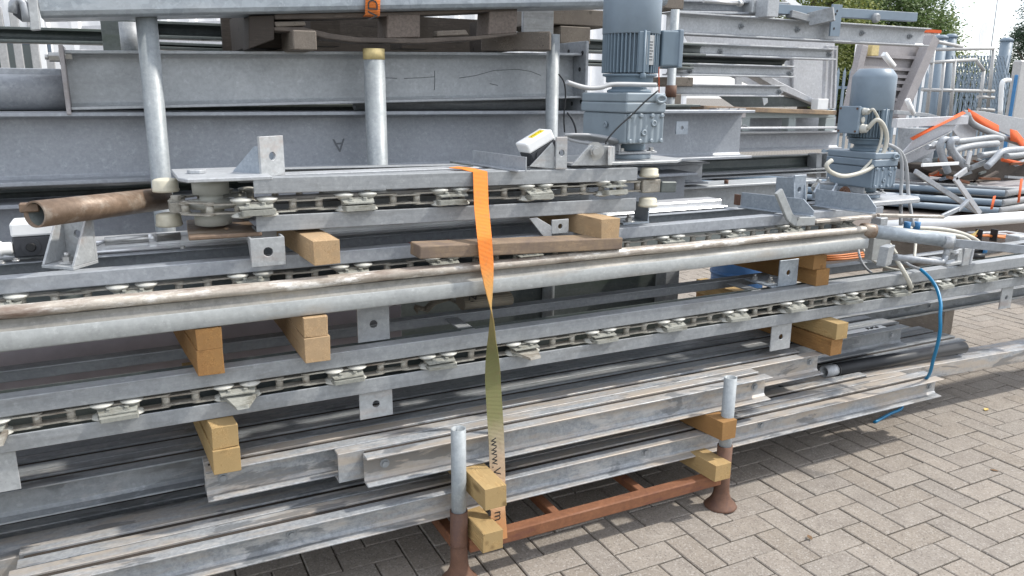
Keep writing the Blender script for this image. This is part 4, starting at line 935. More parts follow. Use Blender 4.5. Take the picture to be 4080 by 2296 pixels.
    # terminal box
    ang = tbox; d = V((math.cos(ang), math.sin(ang), 0)); s_ = V((-d.y, d.x, 0)); c = B+d*.150+V((0, 0, .43))
    m = MB(); m.obox(c, d*.042, s_*.058, V((0, 0, .068))); m.build('terminal_box', M[mbdy], t, .006, seg=2)
    m = MB(); m.obox(c+d*.0435, d*.010, s_*.062, V((0, 0, .073))); lid = m.build('box_lid', M[mc], t, .004, seg=2)
    m = MB()
    for u in (-.05, .05):
        for z in (-.06, .06): m.lathe(c+d*.0535+s_*u+V((0, 0, z)), [(.006, 0), (.006, .003)], 8, d)
    m.build('lid_screw', M['rustbolt'], t)
    return t, B, c, d, s_
gm1 = V((1.752, 2.512, 1.283))
mp = MB(); mp.poly([(1.42, 2.36, 1.2725), (1.86, 2.335, 1.2725), (1.93, 2.40, 1.2725), (1.93, 2.70, 1.2725), (1.42, 2.70, 1.2725)], (0, 0, 1), .0105); mp.build('motor_plate', M['bracket'], tt, .002)
mt1, B1, c1, d1, s1 = gear_motor('large blue grey gear motor with name plate, its top cut off by the photo edge', gm1, rad(-6), ('motor', 'motor_body', 'motor_pale'), .935)
a = rad(-84); d = V((math.cos(a), math.sin(a), 0)); s_ = V((-d.y, d.x, 0)); m = MB(); m.obox(B1+d*.114+V((0, 0, .418)), s_*.018, d*.0015, V((0, 0, .055))); npl = m.build('name_plate', M['bracket'], mt1)
m = MB()
for k in range(7): m.obox(B1+d*.1158+V((0, 0, .382+k*.011))+s_*(.002 if k % 2 else -.001), s_*(.012-.002*(k % 3)), d*.0004, V((0, 0, .0018)))
m.build('lettering', M['darkgrey'], npl)
gm2 = V((3.10, 2.53, 1.063))
mp = MB(); mp.poly([(2.95, 2.37, 1.0415), (3.30, 2.37, 1.0415), (3.36, 2.42, 1.0415), (3.36, 2.68, 1.0415), (2.95, 2.68, 1.0415)], (0, 0, 1), .021); mp.build('motor_plate', M['zinc_bright'], ut, .003)
mt2, B2, c2, d2, s2 = gear_motor('blue gear motor with white cable glands at the right end of the upper track', gm2, rad(187), ('motor', 'motor_body', 'motor'), .82)
# glands and plug on the side of the terminal box facing right
for z, r in ((.045, .016), (-.045, .021)):
    m = MB(); c = c2+s2*.058+V((0, 0, z))+d2*.01; m.lathe(c, [(r*1.25, 0), (r*1.25, .008), (r*1.1, .009), (r*1.1, .028), (r*.7, .036)], 12, s2); m.build('gland', M['wheel_white'], mt2)
m = MB(); m.lathe(c2+s2*.058+d2*.012, [(.017, 0), (.017, .006), (.014, .008)], 18, s2); m.build('plug', M['wheel_white'], mt2)
mt1.scale = (.935,)*3; mt2.scale = (.82,)*3
g1, g2 = [gm2+(c2+s2*.095+V((0, 0, dz))+d2*.01-gm2)*.82 for dz in (.045, -.045)]
YB = g1.y
q = lambda pts, Y: [at(*T(2, 0, x, y), Y) for x, y in pts]
m = MB()
cable([g1]+q(((1440, 830), (1490, 930), (1500, 1040), (1450, 1180), (1340, 1300)), YB-.02), .006, 'cable_cream', 'thin pale cable curving down from the upper gland of the right motor', 8)
cable([g2]+q(((1465, 905), (1522, 960), (1540, 1060), (1500, 1180), (1400, 1280), (1230, 1330), (1120, 1300), (1085, 1250), (1125, 1210)), YB-.03), .0095, 'cable_cream', 'thick cream cable loop hanging from the lower gland of the right motor', 10)
cable(q(((1545, 1090), (1610, 1120), (1650, 1200), (1655, 1320), (1648, 1449)), 2.5)+[at(*T(2, 1, 1645, 250), 2.45)], .008, 'cable_grey', 'grey cable hanging right of the blue motor, left one')
cable(q(((1560, 1095), (1640, 1140), (1680, 1220), (1695, 1330), (1702, 1449)), 2.5)+[at(*T(2, 1, 1740, 260), 2.42)], .008, 'cable_grey', 'grey cable hanging right of the blue motor, right one')
for x in (1695, 1768):
    m = MB(); p = at(*T(2, 1, x, 250), 2.43); m.cyl(p-V((0, 0, .02)), p+V((0, 0, .015)), .016, 10); m.build('cable_gland', M['blue_plastic'], None, label='blue cable gland behind the pipe arm, %s of two' % ('left' if x < 1750 else 'right'), cat='cable gland', origin=p)
# cables round the left motor
q1 = lambda pts, Y: [at(*T(1, 0, x, y), Y) for x, y in pts]
cable(q1(((1700, 620), (1790, 650), (1870, 665), (1960, 660), (2030, 640), (2150, 637), (2280, 640), (2375, 642)), 2.39), .0085, 'cable_grey', 'grey cable with a free end wrapped round the neck of the left motor')
for k in range(5):
    dy = k*9; cable(q1(((2110, 1070+dy*.5), (2010, 1040+dy), (1880, 1020+dy*.6), (1760, 1020+dy*.9), (1690, 1022+dy), (1720, 1050+dy*.7), (1820, 1075+dy*.6), (1960, 1090+dy*.3), (2010, 1085)), 2.42+k*.012), .006, 'cable_grey', 'coil of grey cable between the tilted control box and the left motor') if k == 0 else None
cb = MB()
for k in range(5):
    dy = k*10; pts = q1(((2110, 1072+dy*.4), (1990, 1040+dy), (1860, 1018+dy*.8), (1750, 1016+dy*.9), (1685, 1020+dy*.6)), 2.41+k*.01); cb.tube(pts, .0055, 7)
cb.build('cable_bundle', M['cable_grey'], None, label='bundle of grey cables tied together left of the left motor', cat='cable bundle', origin=pts[2])
cable(q1(((2390, 685), (2290, 770), (2190, 870), (2090, 960), (2010, 1050), (1995, 1090)), 2.33), .003, 'black', 'black tie wire running across the left gearbox', 6, 'tie_wire', 'wire')
cable(q1(((1640, 560), (1680, 620), (1692, 720), (1680, 880), (1685, 1000)), 2.75), .003, 'black', 'thin black wire hanging beside the right rear post', 6, 'tie_wire', 'wire')
cable(q1(((1705, 850), (1740, 900), (1765, 960), (1772, 1010)), 2.75), .004, 'darkgrey', 'short dark wire behind the cable coil', 6, 'tie_wire', 'wire')

# ------------------------------------------------------------------ ratchet straps
def strap_mat(name, base, worn, aged=False):
    t = NT(name); v = t.coords(rnd=False)
    wv = t.new('ShaderNodeTexWave'); wv.wave_type = 'BANDS'; wv.bands_direction = 'Z'; wv.inputs['Scale'].default_value = 55; wv.inputs['Distortion'].default_value = .4; t.link(v, wv.inputs['Vector'])
    n = t.noise(v, 30, 4)
    col = t.mix(t.ramp(n, [(.4, 0), (.75, .6)]), base, worn)
    col = t.mix(t.math('MULTIPLY', wv.outputs[1], .35), col, tuple(x*.5 for x in base))
    t.bump(wv.outputs[1], .5, .002); return t.setp(col, .75, 0, .2)
def main_strap_mat():
    t = NT('orange_webbing_gone_green'); v = t.coords(rnd=False); sep = t.new('ShaderNodeSeparateXYZ'); t.link(v, sep.inputs[0])
    n = t.noise(v, 22, 5); h = t.math('ADD', sep.outputs['Z'], t.math('MULTIPLY', t.math('SUBTRACT', n, .5), .10))
    h = t.math('DIVIDE', t.math('SUBTRACT', h, .0), 1.3)
    col = t.ramp(h, [(.13, (.62, .30, .13)), (.2, (.55, .34, .2)), (.31, (.42, .34, .25)), (.40, (.19, .19, .085)), (.55, (.17, .17, .07)), (.63, (.36, .29, .12)), (.72, (.55, .27, .08)), (.78, (.75, .22, .04)), (.9, (.80, .24, .045))])
    wv = t.new('ShaderNodeTexWave'); wv.wave_type = 'BANDS'; wv.bands_direction = 'Z'; wv.inputs['Scale'].default_value = 80; wv.inputs['Distortion'].default_value = .3; t.link(v, wv.inputs['Vector'])
    col = t.mix(t.math('MULTIPLY', wv.outputs[1], .1), col, (.16, .09, .03))
    col = t.mix(t.ramp(t.noise(v, 60, 4), [(.5, 0), (.8, .5)]), col, (.2, .15, .08))
    t.bump(wv.outputs[1], .5, .002); return t.setp(col, .75, 0, .2)
M['strap'] = main_strap_mat(); M['strap_o'] = strap_mat('orange_webbing', (.78, .22, .05), (.55, .2, .08))
M['strap_worn'] = strap_mat('worn_beige_webbing', (.27, .24, .19), (.36, .3, .22)); M['strap_red'] = strap_mat('red_orange_webbing', (.72, .13, .04), (.5, .12, .05))
def ribbon(path, half, dirs, th=.0022):
    """path centres, dirs unit width vectors"""
    m = MB(); n = len(path); vs = []
    for k in range(n):
        p = V(path[k]); w_ = V(dirs[k]).normalized()*half; tn = (V(path[min(k+1, n-1)])-V(path[max(k-1, 0)])).normalized(); nn = tn.cross(w_).normalized()*th/2
        vs += [p-w_-nn, p+w_-nn, p+w_+nn, p-w_+nn]
    fs = []
    for k in range(n-1):
        for a_ in range(4): b_ = (a_+1) % 4; fs.append((4*k+a_, 4*k+b_, 4*k+4+b_, 4*k+4+a_))
    fs += [(0, 1, 2, 3), (4*n-4, 4*n-3, 4*n-2, 4*n-1)]
    m.add(vs, fs, True); return m
sp = thing('ratchet_strap', 'orange lashing strap faded to green, twisted once, tying down the whole front stack', 'lashing strap', (1.05, 2.05, 0))
Xs = at(1207, 440, 2.335).x
ctl = [atz(1140, 421, 1.2745), atz(1172, 424, 1.2745), at(1208, 433, 2.334), at(1211, 520, 2.27), at(1219, 600, 2.190), at(1224, 660, 2.178), at(1229, 710, 2.168), at(1238, 800, 2.158), at(1238, 850, 2.16), at(1240, 960, 2.14), at(1249, 1110, 2.075), at(1252, 1200, 2.05), at(1252, 1285, 2.01), at(1258, 1358, 2.009)]
ang = [35, 25, 0, 0, 4, 8, 30, 76, 92, 150, 168, 172, 176, 178]
path, dirs = [], []
for k in range(len(ctl)-1):
    for s in range(8):
        f = s/8; path.append(ctl[k].lerp(ctl[k+1], f)); a = rad(ang[k]+(ang[k+1]-ang[k])*f); dirs.append(V((math.cos(a), math.sin(a), 0)))
path.append(ctl[-1]); dirs.append(V((math.cos(rad(178)), math.sin(rad(178)), 0)))
o = ribbon(path, .0255, dirs).build('webbing', M['strap'], sp); o.data.set_sharp_from_angle(angle=rad(50))
c = (at(1246, 1150, 2.06)); c = at(1244, 1148, 2.052)
flat_text('www.V', .042, c+V((.001, -.004, 0)), V((.01, -.12, -1)), V((1, 0, 0)), M['blackmark'], sp, ext=.0003)
flat_text('m', .045, at(1254, 1298, 2.0035), V((0, 0, -1)), V((1, 0, 0)), M['blackmark'], sp, ext=.0003)
m = MB(); p = at(1232, 1292, 2.0045); m.obox(p, (.004, 0, 0), (0, .0005, 0), (0, 0, .009)); m.build('lettering', M['blackmark'], sp)
# strap over the pallet
s2p = thing('ratchet_strap', 'bright orange strap with black letters hanging over the old pallet at the top edge', 'lashing strap', at(938, 20, 2.9))
a, b = at(940, -70, 2.908), at(937, 38, 2.908)
ribbon([a, a.lerp(b, .5), b, b+V((0, .03, -.004))], .0275, [V((1, 0, 0))]*4).build('webbing', M['strap_o'], s2p)
flat_text('VDZ', .055, at(939, 12, 2.9055), V((0, 0, 1)), V((-1, 0, 0)), M['blackmark'], s2p, ext=.0003)
# rolled worn strap on the lower track
rs = thing('strap_roll', 'worn beige strap roll with black print lying behind the guide rail on the lower track', 'strap roll', atz(1225, 770, .752))
p0 = atz(*T(1, 1, 900, 890), .757); p1 = atz(*T(1, 1, 1270, 850), .757)
m = MB(); ax = (p1-p0).normalized(); sd = V((0, 0, 1)).cross(ax)
pth = [p0+V((0, 0, .026))+ax*.0]
prof = [(math.cos(a)*.05, .028+math.sin(a)*.026) for a in [math.pi*2*k/24 for k in range(24)]]
m.sweep(prof, p0, p1-ax*.005, smooth=True); m.build('roll', M['strap_worn'], rs)
m = MB(); m.sweep([(x*.8, .028+(y-.028)*.7) for x, y in prof], p1-ax*.0055, p1-ax*.0049); m.build('core', M['dark_steel'], rs)
flat_text('OZ', .04, p0+ax*.03-sd*.045+V((0, 0, .04)), V((0, -.3, 1)), -ax, M['blackmark'], rs)
q = [at(*T(1, 1, x, y), 2.62) for x, y in ((900, 850), (800, 800), (700, 830), (640, 890), (570, 870), (560, 900))]
ribbon(q, .02, [V((0, 1, .3))]*6).build('tail', M['strap_worn'], rs)

# ------------------------------------------------------------------ rear stack, left part
def h_prof(W_, H_, tf, tw):
    a = W_/2; t = tw/2; f = .012
    return [(-a, 0), (a, 0), (a, tf), (t+f, tf), (t, tf+f), (t, H_-tf-f), (t+f, H_-tf), (a, H_-tf), (a, H_), (-a, H_), (-a, H_-tf), (-t-f, H_-tf), (-t, H_-tf-f), (-t, tf+f), (-t-f, tf), (-a, tf)]
def h_beam(label, a, b, W_, H_, mname, tf=.012, tw=.009, name='h_beam', group='steel H beams in the rear stack', bev=.002):
    t = thing(name, label, 'steel beam', (V(a)+V(b))/2, group)
    m = MB(); m.sweep(h_prof(W_, H_, tf, tw), a, b); m.build('beam', M[mname], t, bev); return t
RY = 3.08
hb1 = h_beam('largest weathered H beam with a burnt letter on its web, behind the middle post', (-1.6, RY+.10, 1.203), (2.93, RY+.10, 1.203), .20, .242, 'beam', .014)
M['scorch'] = plain('scorched_zinc', (.14, .15, .165), .6); flat_text('A', .075, at(853, 364, RY+.0935), V((-1, 0, -.05)), V((.05, 0, -1)), M['scorch'], hb1, name='burnt_letter')
h0 = h_beam('lower weathered H beam in the rear stack seen under the brown pipe', (-1.6, RY+.12, .905), (2.6, RY+.12, .905), .20, .235, 'beam', .014)
hb2 = h_beam('upper H beam with welded end plates, resting on the larger beam', (-.118, RY+.09, 1.452), (1.90, RY+.09, 1.500), .16, .195, 'beam_pale', .011)
m = MB(); p = at(150, 200, RY); m.plate((-.125, RY+.09, 1.55), (0, 1, 0), (0, 0, 1), .014, .20, .225); m.build('end_plate', M['hopper'], hb2, .002)
m = MB(); m.plate((1.905, RY+.11, 1.595), (0, 1, 0), (0, 0, 1), .014, .26, .30, 0); m.build('end_plate', M['galv'], hb2, .002)
m = MB()
for y, z in ((-.10, .10), (.02, .11), (-.08, .03), (.09, .03), (-.1, -.11), (-.02, -.12)): m.lathe((1.8975, RY+.11+y, 1.595+z), [(.010, 0), (.010, .0008)], 12, (-1, 0, 0))
m.build('bolt_hole', M['black'], hb2)
m = MB(); m.bar((1.895, RY+.02, 1.50), (1.895, RY+.02, 1.68), .008, .008); m.build('weld_seam', M['rust_pipe'], hb2)
m = MB(); m.bolt((-.117, RY+.03, 1.63), (1, 0, 0), .016, .018, 0); m.build('bolt', M['nickel'], hb2)
m = MB(); m.bolt((-.133, RY+.05, 1.625), (-1, 0, 0), .016, .03, .012); m.build('bolt', M['nickel'], hb2)
m = MB(); m.pipe((-2.0, RY+.09, 1.51), (-.133, RY+.09, 1.51), .058, .05, 24); m.build('steel_pipe', M['galv'], None, label='thick galvanised pipe lying on the large beam at the left edge', cat='pipe', origin=(-.5, RY+.09, 1.452))
m = MB(); m.box(-2.0, -.14, RY+.16, RY+.19, 1.55, 1.59); m.build('flat_rail', M['galv'], None, .002, 'flat grey rail behind the thick pipe at the left edge', 'rail', origin=(-.5, RY+.17, 1.55))
m = MB(); m.pipe((.9, RY+.16, 1.475), (1.86, RY+.16, 1.475), .03, .026, 16); m.build('steel_pipe', M['galv_dull'], None, label='slim pipe in the dark gap between the two H beams', cat='pipe', origin=(1.4, RY+.16, 1.445))
h_beam('added dark backing H beam behind the largest one', (-1.6, RY+.36, 1.203), (2.8, RY+.36, 1.203), .18, .266, 'dark_steel')  # dark beams added here so the gaps do not show bright
h_beam('added dark backing H beam behind the lower one', (-1.6, RY+.36, .93), (2.6, RY+.36, .93), .18, .235, 'dark_steel')
h_beam('added dark backing H beam behind the pale upper one', (.1, RY+.36, 1.47), (2.0, RY+.36, 1.48), .16, .15, 'dark_steel')
for pts in (((890, 590), (1010, 572), (1150, 533), (1330, 524), (1430, 540), (1505, 570)), ((475, 592), (600, 588), (705, 580)), ((325, 588), (420, 592)), ((704, 535), (706, 610), (702, 680)), ((1180, 645), (1120, 632))):
    P = [at(*T(1, 0, x, y), RY+.0845) for x, y in pts]; m = MB(); m.tube(P, .0011, 5); m.build('scratch', M['dark_steel'], hb2)
# tall posts in front of it
def tall_post(x, y, ztop, r, label, lean=(0, 0), cap=None):
    t = thing('steel_post', label, 'post', (x, y, 0), 'upright tubes of the rear rack')
    m = MB(); m.pipe((x-lean[0], y, .02), (x+lean[0]*.3, y, ztop-(.04 if cap else 0)), r, r-.004, 24); m.build('tube', M['tube'], t)
    if cap: m = MB(); m.pipe((x+lean[0]*.3, y, ztop-.0399), (x+lean[0]*.3, y, ztop), r+.0006, r-.004, 24); m.build('painted_tip', M[cap], t)
    m = MB(); m.lathe((x-lean[0], y, 0), [(r*2, 0), (r*2, .012), (r*1.1, .02), (r*1.1, .05)], 20); m.build('foot', M['rust_leg'], t)
p = at(368, 22, 3.0); tall_post(p.x-.006, 3.0, p.z, .0335, 'tall scuffed galvanised post at left with rusty rim', (.012, 0))
p = at(940, 123, 3.0); tall_post(p.x, 3.0, p.z, .0405, 'thick galvanised post with faded yellow tip in the middle', cap='yellow_paint')
p = at(1392, 87, 3.0); tall_post(p.x, 3.0, p.z, .0275, 'slim galvanised post left of the large gear motor')
# dark beams behind
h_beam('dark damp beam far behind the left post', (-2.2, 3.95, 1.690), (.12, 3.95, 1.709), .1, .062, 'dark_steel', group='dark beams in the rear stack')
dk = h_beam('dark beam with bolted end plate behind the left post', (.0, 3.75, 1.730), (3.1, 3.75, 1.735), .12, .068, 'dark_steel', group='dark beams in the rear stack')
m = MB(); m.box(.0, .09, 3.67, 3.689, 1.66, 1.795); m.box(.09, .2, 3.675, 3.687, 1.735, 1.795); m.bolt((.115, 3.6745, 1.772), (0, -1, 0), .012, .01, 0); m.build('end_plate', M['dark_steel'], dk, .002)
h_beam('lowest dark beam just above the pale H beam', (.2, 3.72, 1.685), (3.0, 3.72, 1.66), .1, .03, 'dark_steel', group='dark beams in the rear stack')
m = MB(); p = at(328, 90, 3.5); m.pipe((p.x, 3.5, 1.64), (p.x, 3.5, at(328, 57, 3.5).z), .038, .034, 20); m.build('tube_stub', M['galv_dull'], None, label='short brownish tube stub standing behind the left post', cat='tube', origin=(p.x, 3.5, 1.64))
# box section along the top
bxs = thing('box_section', 'huge spangled galvanised box section across the top edge', 'box section', (1.0, 2.95, 1.80))
a = at(103, 45, 2.92); b = at(1530, 16, 2.92)
m = MB(); m.sweep([(0, .02), (.006, .006), (.02, 0), (.18, 0), (.2, .02), (.2, .3), (0, .3)], a, b+(b-a)*.15); m.build('section', M['box'], bxs, .002)
pa = thing('end_cleat', 'bent pale steel cleat with arched opening at the left end of the box section', 'bracket', at(90, 60, 2.9))
m = MB(); q = [at(*C(0, 0, 3.68, x, y), 2.9) for x, y in ((390, -40), (545, -40), (595, 440), (450, 450))]; m.poly(q, (0, 1, 0), .03); m.build('strip', M['bracket'], pa, .003)
q = [at(*C(0, 0, 3.68, x, y), 2.93) for x, y in ((165, -40), (205, -40), (190, 200), (330, 310), (395, 310), (330, 40), (290, -40), (400, -40), (455, 330), (320, 330), (185, 215))]
m = MB(); m.tube([at(*C(0, 0, 3.68, x, y), 2.91) for x, y in ((395, 320), (370, 160), (340, 50), (290, 5), (230, 0), (190, 60), (185, 190))], .012, 8); m.build('rim', M['galv'], pa)
m = MB(); m.poly([at(*C(0, 0, 3.68, x, y), 3.0) for x, y in ((190, 0), (330, 0), (395, 320), (325, 320), (190, 215))], (0, 1, 0), .01); m.build('back', M['darkgrey'], pa)
# old pallet
pal = thing('pallet', 'broken weathered wooden pallet wedged between the box section and the pale H beam', 'pallet', (1.05, 3.1, 1.69))
PY = 2.96
def pbar(nm, pts, depth, mname, bev=.003):
    q = [at(x, y, PY) for x, y in pts]; m = MB(); m.poly(q, (0, 1, 0), depth); m.build(nm, M[mname], pal, bev)
pbar('deck_board', ((690, 37), (700, 34), (1000, 30), (1302, 17), (1302, 27), (1010, 40), (830, 47), (692, 49)), .12, 'pallet')
pbar('block', ((975, 36), (1057, 36), (1057, 94), (973, 96)), .12, 'chipblock'); pbar('block', ((1232, 28), (1302, 26), (1300, 83), (1228, 88)), .12, 'chipblock')
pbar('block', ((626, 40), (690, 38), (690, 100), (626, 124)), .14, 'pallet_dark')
pbar('bottom_board', ((690, 68), (765, 69), (830, 84), (900, 94), (1050, 97), (1180, 92), (1300, 82), (1302, 88), (1200, 101), (1050, 110), (900, 107), (820, 98), (765, 82), (690, 78)), .11, 'pallet')
pbar('cross_board', ((690, 55), (768, 54), (770, 65), (694, 68)), .11, 'pallet_y')
pbar('rear_board', ((1100, 78), (1172, 75), (1180, 88), (1100, 92)), .05, 'pallet_y')
m = MB(); p = at(735, 125, PY); m.box(p.x-.005, p.x+.078, PY-.05, PY+.75, at(740, 127, PY).z, at(740, 78, PY).z); m.build('bearer', M['pallet_y'], pal, .004)
m = MB(); p = at(1320, 125, PY); m.obox((p.x+.01, PY+.10, p.z+.035), (.1, -.12, .0), (.02, .03, 0), (0, 0, .037)); m.build('bearer', M['pallet_y'], pal, .004)
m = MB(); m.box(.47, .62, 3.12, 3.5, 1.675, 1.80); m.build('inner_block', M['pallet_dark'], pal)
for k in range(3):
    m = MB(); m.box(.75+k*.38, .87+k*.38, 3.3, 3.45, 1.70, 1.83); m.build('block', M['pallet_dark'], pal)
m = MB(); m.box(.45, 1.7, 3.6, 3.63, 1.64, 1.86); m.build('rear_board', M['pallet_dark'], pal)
for k, (x, y, z, yy) in enumerate(((1450, 92, .03, 3.45), (1440, 45, .025, 3.5))):
    pass
# short beams behind the slim post
tm = MB(); p = at(1440, 95, 3.4); tm.box(p.x-.08, p.x+.09, 3.38, 3.9, p.z-.03, p.z+.05); tm.build('timber', M['pallet_y'], None, .004, 'mossy old timber on the dark beams right of the pallet', 'timber', origin=(p.x, 3.4, p.z))
tm = MB(); p = at(1450, 40, 3.4); tm.box(p.x-.2, p.x+.2, 3.385, 3.9, p.z-.045, p.z+.03); tm.build('timber', M['pallet_y'], None, .004, 'greenish old timber under the box section left of the large gear motor', 'timber', origin=(p.x, 3.4, p.z))
tm = MB(); p = at(1350, 65, 3.35); tm.box(p.x-.07, p.x+.09, 3.35, 3.37, p.z-.06, p.z+.09); tm.build('steel_plate', M['galv_dull'], None, .002, 'small steel plate with holes right of the pallet end', 'steel plate', origin=(p.x, 3.35, p.z))
# boards and clutter seen between the tracks
m = MB(); m.box(-1.5, .93, 2.80, 2.82, .50, .93); m.build('board', M['mauve'], None, .002, 'mauve grey board standing behind the tracks at left', 'board', origin=(-.3, 2.8, .5))
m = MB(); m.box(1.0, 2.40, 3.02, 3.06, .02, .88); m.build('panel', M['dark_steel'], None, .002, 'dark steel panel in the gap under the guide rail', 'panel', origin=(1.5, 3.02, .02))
m = MB(); m.box(2.28, 2.36, 2.9, 2.98, .0, .95); m.build('steel_post', M['galv_dull'], None, .002, 'dull square post behind the lower track left of the blue drum', 'post', origin=(2.3, 2.94, 0))
bd = thing('drum', 'blue plastic drum lying in shade behind the lower track', 'drum', (3.05, 3.25, .02))
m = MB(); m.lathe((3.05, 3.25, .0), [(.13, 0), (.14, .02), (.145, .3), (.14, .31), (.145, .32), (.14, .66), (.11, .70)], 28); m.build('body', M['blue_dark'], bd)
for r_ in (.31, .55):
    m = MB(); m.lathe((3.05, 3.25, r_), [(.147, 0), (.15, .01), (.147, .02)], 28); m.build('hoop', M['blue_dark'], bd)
bd.rotation_euler = (0, 0, 0)
wb = thing('paint_bucket', 'white bucket with red label in the shade behind the lower track', 'bucket', (3.33, 3.2, 0))
m = MB(); m.lathe((3.33, 3.2, .3), [(.06, 0), (.075, .34), (.08, .345), (.08, .36)], 20); m.build('bucket', M['white'], wb)
m = MB(); m.lathe((3.33, 3.2, .45), [(.0685, 0), (.0725, .1)], 20); m.build('label_band', M['strap_red'], wb)
m = MB(); m.box(3.22, 3.44, 3.1, 3.3, .0, .299); m.build('crate', M['pallet'], None, .003, 'low wooden crate carrying the white bucket', 'crate', origin=(3.33, 3.2, 0))
# ------------------------------------------------------------------ rear stack, right part
QY = 3.72
def hb_px(label, p0, p1, zh, mname, Y=QY, W_=.09, extra=0, tf=.008):
    a, b = at(*p0, Y), at(*p1, Y); z = (a.z+b.z)/2; 
    return h_beam(label, (a.x, Y+W_/2, z), (b.x, Y+W_/2, z), W_, zh, mname, tf, .006, group='beams of the rear stack at right', bev=.001), a, b
def bolts_on(t, pts, Y, r=.012, mname='galv_dull'):
    for p in pts:
        m = MB(); m.bolt(at(*p, Y), (0, -1, 0), r, .012, .012); m.build('bolt', M[mname], t)
t, a, b = hb_px('top H beam of the right rear stack, pale with three bolts', (1690, 88), (2338, 114), .118, 'zinc_bright', W_=.11); bolts_on(t, ((1865, 66), (2006, 75), (2168, 84), (2288, 92)), QY+.049)
cl = at(2100, 50, QY-.005); m = MB(); m.plate((cl.x, QY-.012, cl.z-.005), (1, 0, 0), (0, 0, 1), .012, .085, .19); m.build('cleat', M['fence'], t, .001)
m = MB()
for x, y in ((2106, 28), (2102, 36), (2098, 44), (2098, 72)): m.lathe(at(x, y, QY-.0185), [(.008, 0), (.008, .0006)], 10, (0, -1, 0))
m.build('bolt_hole', M['black'], t)
t2, a, b = hb_px('slim galvanised beam second from top in the right rear stack', (1690, 141), (2103, 148), .070, 'zinc_bright'); bolts_on(t2, ((1812, 130), (2085, 138)), QY+.04)
t3, a, b = hb_px('slim galvanised beam third from top in the right rear stack', (1690, 191), (2000, 194), .070, 'zinc_bright'); bolts_on(t3, ((1735, 180), (1985, 186)), QY+.04)
t4, a, b = hb_px('slim galvanised beam fourth from top in the right rear stack', (1690, 243), (1972, 243), .070, 'zinc_bright'); bolts_on(t4, ((1960, 232),), QY+.04)
hb_px('hidden dark beam behind the third slim beam', (1690, 165), (1985, 166), .05, 'dark_steel', QY+.15)
m = MB(); p = at(1925, 250, QY); m.poly([at(1918, 246, QY), at(1931, 247, QY), at(1932, 258, QY), at(1922, 266, QY)], (0, 1, 0), .006); m.build('lug', M['bracket'], t4)
# roof bits lying on the top beam
tr = thing('swivel_bar', 'square tube frame with swivel bracket lying on top of the right rear stack', 'steel bar', at(2200, 45, QY))
m = MB(); m.bar(at(1930, 22, QY+.02), at(2300, 44, QY+.02), .05, .055); m.build('bar', M['fence'], tr, .002)
m = MB(); m.bar(at(2035, 50, QY-.0), at(2098, 35, QY-.12), .05, .08); m.bar(at(1985, 35, QY), at(2040, 50, QY), .05, .04); m.build('link', M['galv_dull'], tr, .002)
m = MB(); p = at(2200, 46, QY-.02); m.lathe(p, [(.03, 0), (.03, .02), (.02, .03)], 14, (0, -1, 0)); m.build('pulley', M['galv_dull'], tr)
t9 = thing('clamp_block', 'pale steel clamp blocks on top of the right rear stack beside the trees', 'clamp', at(1930, 25, QY))
m = MB(); m.obox(at(1930, 22, QY-.02), (.045, 0, 0), (0, .05, 0), (0, 0, .05)); m.build('block', M['zinc_bright'], t9, .003)
m = MB(); m.obox(at(1895, 12, QY+.08), (.05, 0, 0), (0, .05, 0), (0, 0, .055)); m.build('block', M['bracket'], t9, .006)
m = MB(); m.cyl(at(1770, 3, QY-.03), at(1868, 10, QY-.03), .01, 10); m.lathe(at(1857, 9, QY-.03), [(.018, 0), (.018, .02)], 10, (1, 0, 0)); m.build('rod', M['nickel'], t9)
h_beam('upper channel above the top H beam at the photo edge', at(1690, 35, QY+.12), at(1965, 40, QY+.12), .12, .075, 'galv', group='beams of the rear stack at right')
m = MB(); m.bar(at(1955, -20, QY+.6), at(2035, 38, QY+.6), .02, .04); m.build('flat_bar', M['white'], None, .001, 'white flat bar leaning in front of the trees', 'flat bar', origin=at(2000, 10, QY+.6))
# rack post with rusty sleeve at the left end of that stack
rp = thing('steel_post', 'galvanised rack post with red rusty sleeve right of the large gear motor', 'post', (at(1692, 250, 3.6).x, 3.6, 0), 'upright tubes of the rear rack')
x = at(1692, 150, 3.6).x
m = MB(); m.pipe((x, 3.6, .25), (x, 3.6, at(1692, 24, 3.6).z), .024, .02, 18); m.build('tube', M['tube'], rp)
m = MB(); za, zb = at(1692, 245, 3.6).z, at(1692, 215, 3.6).z; m.pipe((x, 3.6, za), (x, 3.6, zb), .031, .0245, 18); m.build('sleeve', M['rust_leg'], rp)
m = MB(); m.lathe((x, 3.6, 0), [(.07, 0), (.05, .03), (.032, .1), (.031, .3)], 18); m.build('foot', M['rust_leg'], rp)
for k, (px, py, nx, ny, lab) in enumerate(((1697, 8, 34, 14, 'top corner of the right rear stack'), (1715, 206, 44, 12, 'between the third and fourth slim beams'), (1700, 92, 16, 12, 'under the top H beam'), (1702, 252, 18, 16, 'below the fourth slim beam'), (1698, 150, 16, 11, 'between the second and third slim beams'))):
    p = at(px, py, QY-.06); sc = 470; m = MB(); m.box(p.x-nx/sc*.9, p.x+nx/sc*.9, QY-.06, QY+.4, p.z-ny/sc, p.z+ny/sc); m.build('timber', M['pallet_y'], None, .004, 'weathered grey green timber spacer '+lab, 'timber', 'timber spacers in the right rear stack', origin=(p.x, QY-.06, p.z))
# orange strap sliver behind the motor
a, b = at(1657, 160, 3.3), at(1658, 238, 3.3); o = ribbon([a, a.lerp(b, .5), b], .022, [V((.5, .8, 0))]*3).build('ratchet_strap', M['strap_red'], None, label='sliver of orange strap hanging right behind the large gear motor', cat='lashing strap', origin=a)
